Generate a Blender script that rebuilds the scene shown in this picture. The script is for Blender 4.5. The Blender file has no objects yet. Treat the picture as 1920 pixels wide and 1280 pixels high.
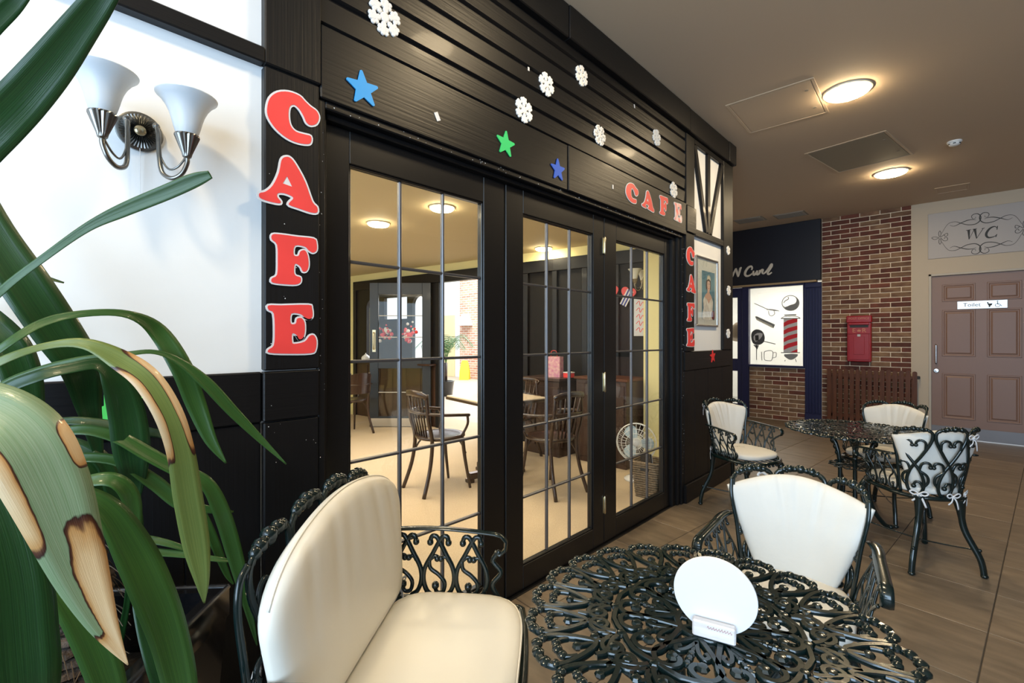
import bpy, math, random
from mathutils import Vector, Matrix
from mathutils.geometry import tessellate_polygon
PI = math.pi
R = math.radians
rnd = random.Random(7)
scene = bpy.context.scene
COL = scene.collection

# ------------------------------------------------------------------ camera
# world: +Y runs along the cafe front into the distance, the cafe front is the plane X = -1.56,
# the camera stands at the origin at eye height
EYE = 1.29
FOC = 868.0
YAW = R(44.0)
cam_d = bpy.data.cameras.new('camera')
cam_d.sensor_width = 36.0
cam_d.lens = FOC / 1920.0 * 36.0
cam_d.shift_y = 0.0
cam_d.shift_y = (635.0 - 640.0) / 1920.0
cam_d.clip_start = 0.02
cam = bpy.data.objects.new('camera', cam_d)
COL.objects.link(cam)
cam.location = (0, 0, EYE)
cam.rotation_euler = (PI / 2, 0, YAW)
scene.camera = cam

# ------------------------------------------------------------------ colour management, sky, large lights
scene.view_settings.view_transform = 'Standard'
scene.view_settings.look = 'None'
scene.view_settings.gamma = 1.0
scene.view_settings.use_curve_mapping = False
scene.view_settings.exposure = 0.33
world = bpy.data.worlds.new('sky')
scene.world = world
world.use_nodes = True
wb = world.node_tree.nodes['Background']
wb.inputs[0].default_value = (0.80, 0.90, 1.0, 1)
wb.inputs[1].default_value = 1.6

def area_light(name, loc, rot, sx, sy, power, color):
    d = bpy.data.lights.new(name, 'AREA')
    d.shape = 'RECTANGLE'
    d.size, d.size_y = sx, sy
    d.energy = power
    d.color = color
    o = bpy.data.objects.new(name, d)
    COL.objects.link(o)
    o.location = loc
    o.rotation_euler = rot
    return o
# daylight through the glazed entrance behind the photographer
area_light('entrance_daylight', (1.45, -2.55, 1.75), (R(90), 0, 0), 3.9, 2.5, 225, (0.52, 0.75, 1.0))
# daylight in the arcade beyond the cafe
area_light('arcade_skylight', (-8.2, 9.5, 4.6), (0, 0, 0), 6.0, 5.0, 1100, (0.95, 0.97, 1.0))

def unproject(u, v, X=None, Y=None, z=None, d=None):
    """point on a known real plane (or at a known distance) that was measured in the photograph"""
    a = (u - 960.0) / FOC
    w = (635.0 - v) / FOC
    dx = -math.sin(YAW) + a * math.cos(YAW)
    dy = math.cos(YAW) + a * math.sin(YAW)
    if X is not None: t = X / dx
    elif Y is not None: t = Y / dy
    elif z is not None: t = (z - EYE) / w
    else: t = d
    return Vector((dx * t, dy * t, EYE + w * t))

# ------------------------------------------------------------------ mesh helpers
class MB:
    def __init__(self):
        self.v = []; self.f = []; self.m = []
    def add(self, vs, fs, M=None, mi=0):
        n = len(self.v)
        for p in vs:
            p = Vector(p)
            self.v.append(M @ p if M else p)
        for f in fs:
            self.f.append([i + n for i in f]); self.m.append(mi)
        return self
    def box(self, x0, x1, y0, y1, z0, z1, M=None, mi=0):
        vs = [(x0,y0,z0),(x1,y0,z0),(x1,y1,z0),(x0,y1,z0),(x0,y0,z1),(x1,y0,z1),(x1,y1,z1),(x0,y1,z1)]
        fs = [(0,3,2,1),(4,5,6,7),(0,1,5,4),(1,2,6,5),(2,3,7,6),(3,0,4,7)]
        return self.add(vs, fs, M, mi)
    def rbox(self, x0, x1, y0, y1, z0, z1, c=0.004, M=None, mi=0):
        """box with chamfered edges"""
        cx, cy, cz = (x0+x1)/2, (y0+y1)/2, (z0+z1)/2
        hx, hy, hz = (x1-x0)/2, (y1-y0)/2, (z1-z0)/2
        c = min(c, hx*.9, hy*.9, hz*.9)
        vs = []; idx = {}
        for sx in (-1,1):
            for sy in (-1,1):
                for sz in (-1,1):
                    for k in range(3):
                        p = [sx*hx, sy*hy, sz*hz]
                        for j in range(3):
                            if j != k: p[j] -= (sx,sy,sz)[j]*c
                        idx[(sx,sy,sz,k)] = len(vs)
                        vs.append((cx+p[0], cy+p[1], cz+p[2]))
        fs = []
        def q(l): fs.append(tuple(idx[a] for a in l))
        for k in range(3):
            a, b = [(1,2),(2,0),(0,1)][k]
            for s in (-1,1):
                ring = []
                for (u,w) in ((-1,-1),(1,-1),(1,1),(-1,1)):
                    t = [0,0,0]; t[k]=s; t[a]=u; t[b]=w
                    ring.append((t[0],t[1],t[2],k))
                if s < 0: ring.reverse()
                q(ring)
        for k in range(3):      # edges along axis k
            a, b = [(1,2),(2,0),(0,1)][k]
            for u in (-1,1):
                for w in (-1,1):
                    t0=[0,0,0]; t1=[0,0,0]
                    t0[k]=-1; t1[k]=1
                    for t in (t0,t1): t[a]=u; t[b]=w
                    ring=[(*t0,a),(*t1,a),(*t1,b),(*t0,b)]
                    if u*w < 0: ring.reverse()
                    q(ring[::-1])
        for sx in (-1,1):
            for sy in (-1,1):
                for sz in (-1,1):
                    ring=[(sx,sy,sz,0),(sx,sy,sz,1),(sx,sy,sz,2)]
                    if sx*sy*sz < 0: ring.reverse()
                    q(ring)
        return self.add(vs, fs, M, mi)
    def prism(self, poly, h0, h1, M=None, holes=(), mi=0, c=0.0):
        """polygon in local xy extruded along local z from h0 to h1"""
        loops = [list(poly)] + [list(h) for h in holes]
        flat = [p for l in loops for p in l]
        tris = tessellate_polygon([[Vector((p[0],p[1],0)) for p in l] for l in loops])
        n = len(flat)
        vs = [(p[0],p[1],h0) for p in flat] + [(p[0],p[1],h1) for p in flat]
        fs = []
        for t in tris:
            a,b,d = [flat[i] for i in t]
            if (b[0]-a[0])*(d[1]-a[1])-(b[1]-a[1])*(d[0]-a[0]) < 0: t = (t[0],t[2],t[1])
            fs.append(tuple(i+n for i in t)); fs.append((t[0],t[2],t[1]))
        o = 0
        for li, l in enumerate(loops):
            A = sum(l[i][0]*l[(i+1)%len(l)][1]-l[(i+1)%len(l)][0]*l[i][1] for i in range(len(l)))
            ccw = A > 0
            if li: ccw = not ccw
            for i in range(len(l)):
                a, b = o+i, o+(i+1)%len(l)
                fs.append((a,b,b+n,a+n) if ccw else (b,a,a+n,b+n))
            o += len(l)
        return self.add(vs, fs, M, mi)
    def lathe(self, prof, n=24, M=None, cap0=True, cap1=True, mi=0, wob=None):
        vs=[]; fs=[]
        for i,(r,z) in enumerate(prof):
            for j in range(n):
                a = 2*PI*j/n
                rr = r*(wob(j,i) if wob else 1)
                vs.append((rr*math.cos(a), rr*math.sin(a), z))
        for i in range(len(prof)-1):
            for j in range(n):
                k=(j+1)%n
                fs.append((i*n+j, i*n+k, (i+1)*n+k, (i+1)*n+j))
        if cap0: fs.append(tuple(range(n-1,-1,-1)))
        if cap1: fs.append(tuple((len(prof)-1)*n+j for j in range(n)))
        return self.add(vs, fs, M, mi)
    def ball(self, c, r, nu=10, nv=6, M=None, mi=0):
        r = (r,r,r) if not hasattr(r,'__len__') else r
        vs=[(c[0],c[1],c[2]-r[2])]; fs=[]
        for i in range(1,nv):
            t=-PI/2+PI*i/nv
            for j in range(nu):
                a=2*PI*j/nu
                vs.append((c[0]+r[0]*math.cos(t)*math.cos(a), c[1]+r[1]*math.cos(t)*math.sin(a), c[2]+r[2]*math.sin(t)))
        vs.append((c[0],c[1],c[2]+r[2]))
        for j in range(nu): fs.append((0,1+(j+1)%nu,1+j))
        for i in range(nv-2):
            for j in range(nu):
                k=(j+1)%nu
                fs.append((1+i*nu+j,1+i*nu+k,1+(i+1)*nu+k,1+(i+1)*nu+j))
        L=len(vs)-1; b=1+(nv-2)*nu
        for j in range(nu): fs.append((L,b+j,b+(j+1)%nu))
        return self.add(vs, fs, M, mi)
    def sweep(self, pts, r, n=6, flat=1.0, up=None, M=None, closed=False, cap=True, mi=0, prof=None):
        """tube along pts; r = radius or list; up = reference normal(s); flat = scale of the section along up"""
        pts=[Vector(p) for p in pts]; N=len(pts)
        if N < 2: return self
        rs = r if hasattr(r,'__len__') else [r]*N
        sec = prof if prof else [(math.cos(2*PI*(j+.5)/n),math.sin(2*PI*(j+.5)/n)) for j in range(n)]
        n = len(sec)
        vs=[]; fs=[]; prev=None
        for i,p in enumerate(pts):
            if closed: t=pts[(i+1)%N]-pts[i-1]
            else: t=pts[min(i+1,N-1)]-pts[max(i-1,0)]
            if t.length<1e-9: t=Vector((0,0,1))
            t.normalize()
            if up is not None:
                u = Vector(up[i]) if hasattr(up[0],'__len__') else Vector(up)
            else:
                u = prev if prev is not None else (Vector((0,0,1)) if abs(t.z)<.9 else Vector((1,0,0)))
            u = u - t*u.dot(t)
            if u.length<1e-6: u = t.orthogonal()
            u.normalize(); prev=u
            s = t.cross(u)
            for j in range(n):
                vs.append(p + s*(rs[i]*sec[j][0]) + u*(rs[i]*flat*sec[j][1]))
        for i in range(N if closed else N-1):
            k=(i+1)%N
            for j in range(n):
                q=(j+1)%n
                fs.append((i*n+j,i*n+q,k*n+q,k*n+j))
        if cap and not closed:
            fs.append(tuple(range(n-1,-1,-1))); fs.append(tuple((N-1)*n+j for j in range(n)))
        return self.add(vs, fs, M, mi)

FLATBAR=[(-1,-.9),(1,-.9),(1,.25),(.66,.9),(-.66,.9),(-1,.25)]
def smooth_pts(pts, k=5, closed=False):
    """Catmull-Rom through pts"""
    P=[Vector(p) for p in pts]; N=len(P); out=[]
    if N<3: return P
    for i in range(N if closed else N-1):
        if closed: a,b,c,d=P[i-1],P[i],P[(i+1)%N],P[(i+2)%N]
        else: a,b,c,d=P[max(i-1,0)],P[i],P[i+1],P[min(i+2,N-1)]
        for j in range(k):
            t=j/k
            out.append(.5*((2*b)+(c-a)*t+(2*a-5*b+4*c-d)*t*t+(3*b-a-3*c+d)*t**3))
    if not closed: out.append(P[-1])
    return out

def smooth2(pts, k=4, closed=True):
    return [(p.x,p.y) for p in smooth_pts([(a,b,0) for a,b in pts],k,closed)]

def offset2(poly, d):
    """polygon grown outward by d"""
    N=len(poly)
    A=sum(poly[i][0]*poly[(i+1)%N][1]-poly[(i+1)%N][0]*poly[i][1] for i in range(N))
    s=1 if A>0 else -1
    out=[]
    for i in range(N):
        a=Vector(poly[i-1]); b=Vector(poly[i]); c=Vector(poly[(i+1)%N])
        e=(b-a); f=(c-b)
        if e.length<1e-9 or f.length<1e-9: out.append(tuple(b)); continue
        e.normalize(); f.normalize()
        n=Vector((e.y,-e.x))+Vector((f.y,-f.x))
        if n.length<1e-6: n=Vector((e.y,-e.x))
        n.normalize()
        k=max(.5, n.dot(Vector((e.y,-e.x))))
        out.append((b.x+s*n.x*d/k, b.y+s*n.y*d/k))
    return out

def link(name, me, parent=None):
    o=bpy.data.objects.new(name, me)
    COL.objects.link(o)
    if parent is not None: o.parent=parent
    return o

def obj(name, mb, mats, parent=None, smooth=False, loc=None, rot=None, ang=None):
    me=bpy.data.meshes.new(name)
    me.from_pydata([tuple(v) for v in mb.v], [], mb.f)
    if not isinstance(mats,(list,tuple)): mats=[mats]
    for m in mats: me.materials.append(m)
    if len(mats)>1: me.polygons.foreach_set('material_index', mb.m)
    if smooth:
        me.polygons.foreach_set('use_smooth',[True]*len(me.polygons))
        if ang: 
            me.set_sharp_from_angle(angle=R(ang))
    me.update()
    o=link(name, me, parent)
    if loc: o.location=loc
    if rot: o.rotation_euler=rot
    return o

def share(name, src, parent, M):
    """another object with the mesh of src"""
    o=bpy.data.objects.new(name, src.data)
    COL.objects.link(o)
    if parent is not None: o.parent=parent
    o.matrix_local=M
    return o

def thing(name, label, cat, loc=(0,0,0), rz=0.0, group=None):
    o=bpy.data.objects.new(name, None)
    o.empty_display_size=.05
    COL.objects.link(o)
    o.location=loc; o.rotation_euler=(0,0,rz)
    return tag(o,label,cat,group)

def tag(o, label, cat, group=None):
    o['label']=label; o['category']=cat
    if group: o['group']=group
    return o

def struct(o):
    o['kind']='structure'
    return o

def copy_tree(o, parent=None):
    c=o.copy(); COL.objects.link(c)
    if parent is not None: c.parent=parent
    for ch in list(o.children): copy_tree(ch,c)
    return c

def text_mb(body, size, depth=0.001, shear=0.0, res=3):
    cu=bpy.data.curves.new('lettering','FONT')
    cu.body=body; cu.size=size; cu.extrude=depth; cu.shear=shear; cu.resolution_u=res
    cu.align_x='CENTER'; cu.align_y='CENTER'
    o=bpy.data.objects.new('lettering',cu); COL.objects.link(o)
    dg=bpy.context.evaluated_depsgraph_get()
    me=bpy.data.meshes.new_from_object(o.evaluated_get(dg))
    mb=MB(); mb.add([v.co.copy() for v in me.vertices],[list(p.vertices) for p in me.polygons])
    bpy.data.objects.remove(o); bpy.data.curves.remove(cu); bpy.data.meshes.remove(me)
    return mb

def merge(mb, other, M=None, mi=0):
    mb.add(other.v, other.f, M, mi); return mb

def frame(origin, ex, ey, ez):
    """matrix whose columns are the given axes"""
    M=Matrix.Identity(4)
    for i,e in enumerate((ex,ey,ez)):
        e=Vector(e)
        for j in range(3): M[j][i]=e[j]
    for j in range(3): M[j][3]=origin[j]
    return M

# ------------------------------------------------------------------ materials
def mat(name, col, rough=.5, metal=0.0, coat=0.0, var=0.0, scale=6.0, bump=0.0, bscale=40.0, stretch=(1,1,1), col2=None, trans=0.0, rand=0.0, spec=.5, detail=4.0, dist=.01):
    m=bpy.data.materials.new(name); m.use_nodes=True
    nt=m.node_tree; N=nt.nodes; L=nt.links
    b=N['Principled BSDF']
    b.inputs['Base Color'].default_value=(*col,1)
    b.inputs['Roughness'].default_value=rough
    b.inputs['Metallic'].default_value=metal
    b.inputs['Coat Weight'].default_value=coat
    b.inputs['Coat Roughness'].default_value=.08
    b.inputs['Specular IOR Level'].default_value=spec
    if trans: b.inputs['Transmission Weight'].default_value=trans
    if var or col2 or bump or rand:
        tc=N.new('ShaderNodeTexCoord'); mp=N.new('ShaderNodeMapping')
        mp.inputs['Scale'].default_value=stretch
        L.new(tc.outputs['Object'],mp.inputs['Vector'])
        vec=mp.outputs['Vector']
        if rand:
            oi=N.new('ShaderNodeObjectInfo'); ad=N.new('ShaderNodeVectorMath'); ad.operation='MULTIPLY_ADD'
            cb=N.new('ShaderNodeCombineXYZ')
            for k in range(3): L.new(oi.outputs['Random'],cb.inputs[k])
            L.new(cb.outputs[0],ad.inputs[0]); ad.inputs[1].default_value=(37,23,51); L.new(vec,ad.inputs[2])
            vec=ad.outputs[0]
        colour=None
        if var or col2:
            nz=N.new('ShaderNodeTexNoise'); nz.inputs['Scale'].default_value=scale; nz.inputs['Detail'].default_value=detail
            L.new(vec,nz.inputs['Vector'])
            rp=N.new('ShaderNodeValToRGB')
            c2=col2 if col2 else tuple(c*(1-var) for c in col)
            c1=col if col2 else tuple(min(1,c*(1+var)) for c in col)
            rp.color_ramp.elements[0].position=.3; rp.color_ramp.elements[1].position=.7
            rp.color_ramp.elements[0].color=(*c2,1); rp.color_ramp.elements[1].color=(*c1,1)
            L.new(nz.outputs['Fac'],rp.inputs['Fac']); colour=rp.outputs['Color']
        if rand:
            hs=N.new('ShaderNodeHueSaturation')
            mr=N.new('ShaderNodeMapRange'); mr.inputs['To Min'].default_value=1-rand; mr.inputs['To Max'].default_value=1+rand
            L.new(oi.outputs['Random'],mr.inputs['Value']); L.new(mr.outputs['Result'],hs.inputs['Value'])
            if colour: L.new(colour,hs.inputs['Color'])
            else: hs.inputs['Color'].default_value=(*col,1)
            colour=hs.outputs['Color']
        if colour: L.new(colour,b.inputs['Base Color'])
        if bump:
            nb=N.new('ShaderNodeTexNoise'); nb.inputs['Scale'].default_value=bscale; nb.inputs['Detail'].default_value=4
            L.new(vec,nb.inputs['Vector'])
            bp=N.new('ShaderNodeBump'); bp.inputs['Strength'].default_value=bump; bp.inputs['Distance'].default_value=dist
            L.new(nb.outputs['Fac'],bp.inputs['Height']); L.new(bp.outputs['Normal'],b.inputs['Normal'])
    return m

def emit(name, col, s):
    m=bpy.data.materials.new(name); m.use_nodes=True
    N=m.node_tree.nodes; N.remove(N['Principled BSDF'])
    e=N.new('ShaderNodeEmission'); e.inputs[0].default_value=(*col,1); e.inputs[1].default_value=s
    m.node_tree.links.new(e.outputs[0],N['Material Output'].inputs[0])
    return m

def glass_mat(name, tint=(1,1,1), base=.05):
    """clear sheet glass: see-through with a reflection that grows towards grazing angles"""
    m=bpy.data.materials.new(name); m.use_nodes=True
    nt=m.node_tree; N=nt.nodes; L=nt.links; N.remove(N['Principled BSDF'])
    t=N.new('ShaderNodeBsdfTransparent'); t.inputs[0].default_value=(*tint,1)
    g=N.new('ShaderNodeBsdfGlossy'); g.inputs['Roughness'].default_value=.01
    lw=N.new('ShaderNodeLayerWeight'); lw.inputs['Blend'].default_value=.5
    pw=N.new('ShaderNodeMath'); pw.operation='POWER'; pw.inputs[1].default_value=4.5
    L.new(lw.outputs['Facing'],pw.inputs[0])
    ma=N.new('ShaderNodeMath'); ma.operation='MULTIPLY_ADD'; ma.inputs[1].default_value=1-base; ma.inputs[2].default_value=base
    L.new(pw.outputs[0],ma.inputs[0])
    mx=N.new('ShaderNodeMixShader'); L.new(ma.outputs[0],mx.inputs[0]); L.new(t.outputs[0],mx.inputs[1]); L.new(g.outputs[0],mx.inputs[2])
    L.new(mx.outputs[0],N['Material Output'].inputs[0])
    return m

M_={}
M_['plaster']=mat('white_plaster',(.80,.81,.81),.7,var=.02,scale=3,bump=.12,bscale=25,dist=.004)
M_['black']=mat('black_painted_timber',(.0045,.0045,.0052),.42,coat=.03,spec=.30,bump=.35,bscale=18,stretch=(1,.12,6),dist=.003)
M_['blackv']=mat('black_painted_upright_timber',(.0045,.0045,.0052),.44,coat=.03,spec=.30,bump=.35,bscale=18,stretch=(6,6,.12),dist=.003)
M_['satin']=mat('black_satin_door_paint',(.0045,.0045,.005),.33,coat=.08,spec=.4)
M_['cast']=mat('dark_green_cast_iron',(.0035,.0105,.0105),.20,coat=.35,spec=.4,bump=.12,bscale=90,dist=.002)
M_['vinyl']=mat('cream_vinyl',(.71,.68,.60),.36,var=.03,scale=4,bump=.08,bscale=60,dist=.002)
M_['cloth']=mat('cream_cotton',(.62,.60,.55),.8,var=.03,scale=5,bump=.25,bscale=30,dist=.004)
M_['white']=mat('white_paint',(.80,.79,.76),.5)
M_['ceil']=mat('ceiling_paint',(.60,.465,.325),.8)
M_['ceilpanel']=mat('ceiling_hatch_paint',(.585,.455,.32),.75)
M_['ceilgrille']=mat('ceiling_grille_paint',(.30,.26,.21),.7)
M_['tile']=mat('stone_floor_tile',(.205,.155,.106),.40,scale=5,stretch=(1,4,1),col2=(.125,.094,.064),bump=.2,bscale=14,rand=.12,detail=8,dist=.003)
M_['grout']=mat('floor_grout',(.05,.04,.03),.9)
M_['carpet']=mat('beige_carpet',(.66,.53,.37),.95,scale=160,col2=(.52,.40,.27),bump=.6,bscale=300,dist=.004)
M_['mortar']=mat('pale_mortar',(.72,.60,.45),.9,var=.1,scale=40)
M_['brick1']=mat('red_brown_brick',(.15,.045,.026),.85,scale=9,col2=(.085,.028,.020),bump=.5,bscale=50,rand=.25)
M_['brick2']=mat('buff_dragged_brick',(.26,.155,.085),.85,scale=7,stretch=(1,1,2),col2=(.13,.06,.035),bump=.5,bscale=50,rand=.2)
M_['navy']=mat('navy_shopfront_paint',(.008,.010,.055),.4,coat=.1)
M_['navydark']=mat('dark_navy_fascia_paint',(.004,.005,.012),.4)
M_['redpaint']=mat('postbox_red_enamel',(.30,.005,.009),.3,coat=.2)
M_['dooro']=mat('dusky_brown_door_paint',(.215,.122,.088),.45,bump=.12,bscale=14,stretch=(6,6,.4),dist=.003)
M_['kick']=mat('grey_kick_plate',(.16,.15,.155),.4,metal=.3)
M_['steel']=mat('brushed_steel',(.62,.62,.62),.28,metal=1)
M_['brass']=mat('old_brass',(.62,.54,.36),.28,metal=1)
M_['abrass']=mat('antique_brass',(.30,.26,.19),.25,metal=1)
M_['bronze']=mat('antique_pewter',(.22,.22,.21),.28,metal=1)
M_['slat']=mat('dark_stained_slat',(.115,.036,.011),.5,scale=10,stretch=(6,6,.6),col2=(.070,.021,.007),spec=.3)
M_['red']=mat('red_card',(.78,.055,.05),.45,var=.06,scale=6)
M_['whitecard']=mat('white_card',(.66,.66,.67),.5)
M_['foam']=mat('white_foam',(.80,.78,.74),.8)
M_['ink']=mat('black_ink',(.02,.02,.02),.6)
M_['grey']=mat('grey_print',(.22,.22,.21),.6)
M_['lgrey']=mat('light_grey_print',(.50,.49,.48),.6)
M_['glass']=glass_mat('door_glass',(.985,.99,.985),.035)
M_['lead']=mat('lead_came',(.115,.115,.125),.38,metal=.75)
M_['cream']=mat('cream_wall_paint',(.80,.72,.36),.7,var=.02,scale=2)
M_['ceilcafe']=mat('cafe_ceiling_paint',(.58,.48,.29),.8)
M_['darkwood']=mat('dark_bentwood',(.045,.020,.010),.3,coat=.3,scale=8,stretch=(1,1,.3),col2=(.026,.012,.007))
M_['tabletop']=mat('pale_oak_table_top',(.62,.50,.36),.35,coat=.2,var=.08,scale=6,stretch=(.4,4,1))
M_['counter']=mat('dark_panelled_counter',(.040,.017,.009),.4,var=.25,scale=5,stretch=(4,4,.5))
M_['slate']=mat('slate_blue_door_paint',(.012,.020,.032),.4,coat=.1)
M_['yellow']=mat('yellow_plastic',(.85,.58,.03),.4)
M_['leafpalm']=mat('palm_leaf',(.05,.13,.03),.4)
M_['wicker']=mat('seagrass_wicker',(.30,.22,.14),.8,scale=60,col2=(.14,.10,.06),bump=.8,bscale=120,dist=.01)
M_['ceramic']=mat('white_ceramic',(.80,.80,.78),.15,coat=.5)
M_['mint']=mat('mint_balloon',(.35,.66,.52),.3,coat=.4)
M_['pot']=mat('gloss_black_planter',(.006,.006,.007),.08,coat=.6)
M_['frosted']=None
# ================================================================== THE SETTING
def slab(name, x0,x1,y0,y1,z0,z1, m, parent=None, st=True):
    o=obj(name, MB().box(x0,x1,y0,y1,z0,z1), m, parent)
    if st and parent is None: struct(o)
    return o
def board(name, parent, x0,x1,y0,y1,z0,z1, m, c=.004):
    return obj(name, MB().rbox(x0,x1,y0,y1,z0,z1,c), m, parent)

CEIL=3.09
# ---- floor: grout bed with separate square stone tiles laid 5 degrees off the cafe front
floor=slab('floor', -3.4,3.4,-2.6,8.6,-.12,-.003, M_['grout'])
TW=.4655
ta=R(-5.4)
tex=Vector((math.cos(ta),math.sin(ta),0)); tey=Vector((-math.sin(ta),math.cos(ta),0))
t0=Vector((-1.43,1.655,0))
tile_src=None
for i in range(-4,10):
    for j in range(-7,17):
        o_=t0+tex*(i*TW)+tey*(j*TW)
        c_=o_+tex*(TW/2)+tey*(TW/2)
        if c_.x<-1.72 and c_.y<4.7: continue
        if c_.x>2.6 or c_.y>8.42 or c_.y<-.6 or c_.x<-3.0: continue
        if c_.x>1.4 and c_.y<5: continue
        M=frame(c_,tex,tey,(0,0,1))
        if tile_src is None:
            g=.0022
            tile_src=obj('floor_tile', MB().rbox(-TW/2+g,TW/2-g,-TW/2+g,TW/2-g,-.012,0,.0015), M_['tile'], floor)
            tile_src.matrix_local=M
        else:
            share('floor_tile',tile_src,floor,M)

# ---- ceiling with hatches, lamps' own objects come later
ceiling=slab('ceiling',-1.70,3.4,-2.6,8.6,CEIL,CEIL+.1,M_['ceil'])
obj('ceiling_return',MB().box(-3.4,-1.70,4.66,8.6,CEIL,CEIL+.1),M_['ceil'],ceiling)

# ---- cafe front (left wall)
FX=-1.56
wall=struct(obj('wall_left',MB().box(-1.66,FX,-2.6,.665,0,CEIL).box(-1.72,FX-.01,.665,3.545,2.10,CEIL).box(-1.66,FX,3.56,4.56,0,CEIL),M_['plaster']))
K=M_['black']; KV=M_['blackv']
board('timber_rail',wall,FX-.01,-1.525,-2.6,.494,2.134,2.182,K)
board('timber_rail',wall,FX-.01,-1.525,-2.6,.494,2.92,3.085,K)
board('timber_stud',wall,FX-.01,-1.527,-1.1,-.98,1.19,2.134,KV)
board('dado_rail',wall,FX-.01,-1.543,-2.6,.490,1.032,1.188,K)
y=.490
while y>-1.6:
    board('dado_board',wall,FX-.01,-1.549,y-.1955,y-.001,0,1.031,KV,.003); y-=.1965
# post with the tall red letters
board('post',wall,FX-.02,-1.532,.494,.664,1.192,2.130,KV)
board('post',wall,FX-.02,-1.528,.494,.668,2.136,2.92,KV)
board('post',wall,FX-.02,-1.534,.492,.664,1.034,1.188,K)
board('post',wall,FX-.02,-1.538,.494,.664,0,1.031,KV)
# header and weatherboards
board('header_board',wall,FX-.02,-1.534,.669,2.026,2.098,2.345,K)
board('header_board',wall,FX-.02,-1.528,2.028,3.543,2.098,2.345,K)
zs=[2.348,2.452,2.549,2.642,2.746,2.846,2.95]
for a,b in zip(zs[:-1],zs[1:]):
    mb=MB()
    prof=[(-.03,a),(.002,a),(.018,a+.012),(.021,b-.014),(.012,b-.003),(-.03,b-.003)]
    M=frame((FX,.669,0),(1,0,0),(0,0,1),(0,1,0))
    mb.prism(prof,0,2.874,M)
    obj('weatherboard',mb,K,wall)
for (a,b,x) in ((.668,2.0,-1.505),(2.003,3.552,-1.500),(3.556,4.40,-1.503),(4.402,4.575,-1.497)):
    board('cornice_board',wall,FX-.02,x,a,b,2.905,3.086,K,.005)
# right hand bay
board('post',wall,FX-.02,-1.535,3.547,3.708,1.192,2.128,KV)
board('post',wall,FX-.02,-1.522,3.540,3.716,2.130,2.335,K)
board('post',wall,FX-.02,-1.533,3.547,3.708,2.338,2.904,KV)
board('corner_post',wall,FX-.02,-1.532,4.348,4.575,1.192,2.904,KV)
board('timber_rail',wall,FX-.01,-1.533,3.708,4.347,2.126,2.182,K)
board('timber_rail',wall,FX-.01,-1.533,3.708,4.347,2.862,2.904,K)
def brace(a,b,w):
    a=Vector((0,*a)); b=Vector((0,*b)); t=(b-a); ln=t.length; t.normalize()
    M=frame((FX,a.y,a.z),(1,0,0),t,Vector((1,0,0)).cross(t))
    obj('brace',MB().rbox(-.005,.024,0,ln,-w/2,w/2,.003,M),KV,wall)
brace((4.02,2.182),(4.02,2.862),.052)
brace((3.98,2.19),(3.735,2.86),.05)
brace((4.06,2.19),(4.33,2.86),.05)
board('dado_rail',wall,FX-.01,-1.541,3.545,4.575,1.04,1.19,K)
for a,b in ((3.545,3.745),(3.747,4.02),(4.022,4.345),(4.347,4.575)):
    board('dado_board',wall,FX-.01,-1.547,a,b,.147,1.038,KV,.003)
board('skirting_board',wall,FX-.01,-1.530,3.545,4.585,0,.146,K,.005)
# return of the corner
ret=slab('wall_return',-3.3,-1.56,4.56,4.66,0,CEIL,M_['black'])
# door frame of the opening
board('door_jamb',wall,-1.69,-1.545,.664,.690,0,2.098,KV)
board('door_jamb',wall,-1.69,-1.575,.690,.708,0,2.075,KV)
board('door_jamb',wall,-1.69,-1.550,3.505,3.546,0,2.098,KV)
board('door_jamb',wall,-1.69,-1.562,3.462,3.505,0,2.085,KV,.008)
board('door_jamb',wall,-1.69,-1.580,3.404,3.462,0,2.075,KV,.008)
board('door_head',wall,-1.69,-1.546,.690,3.505,2.072,2.098,K)
board('door_head',wall,-1.69,-1.574,.708,3.41,2.052,2.072,K)
board('threshold',wall,-1.69,-1.585,.69,3.50,-.002,.007,M_['satin'],.002)

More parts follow.
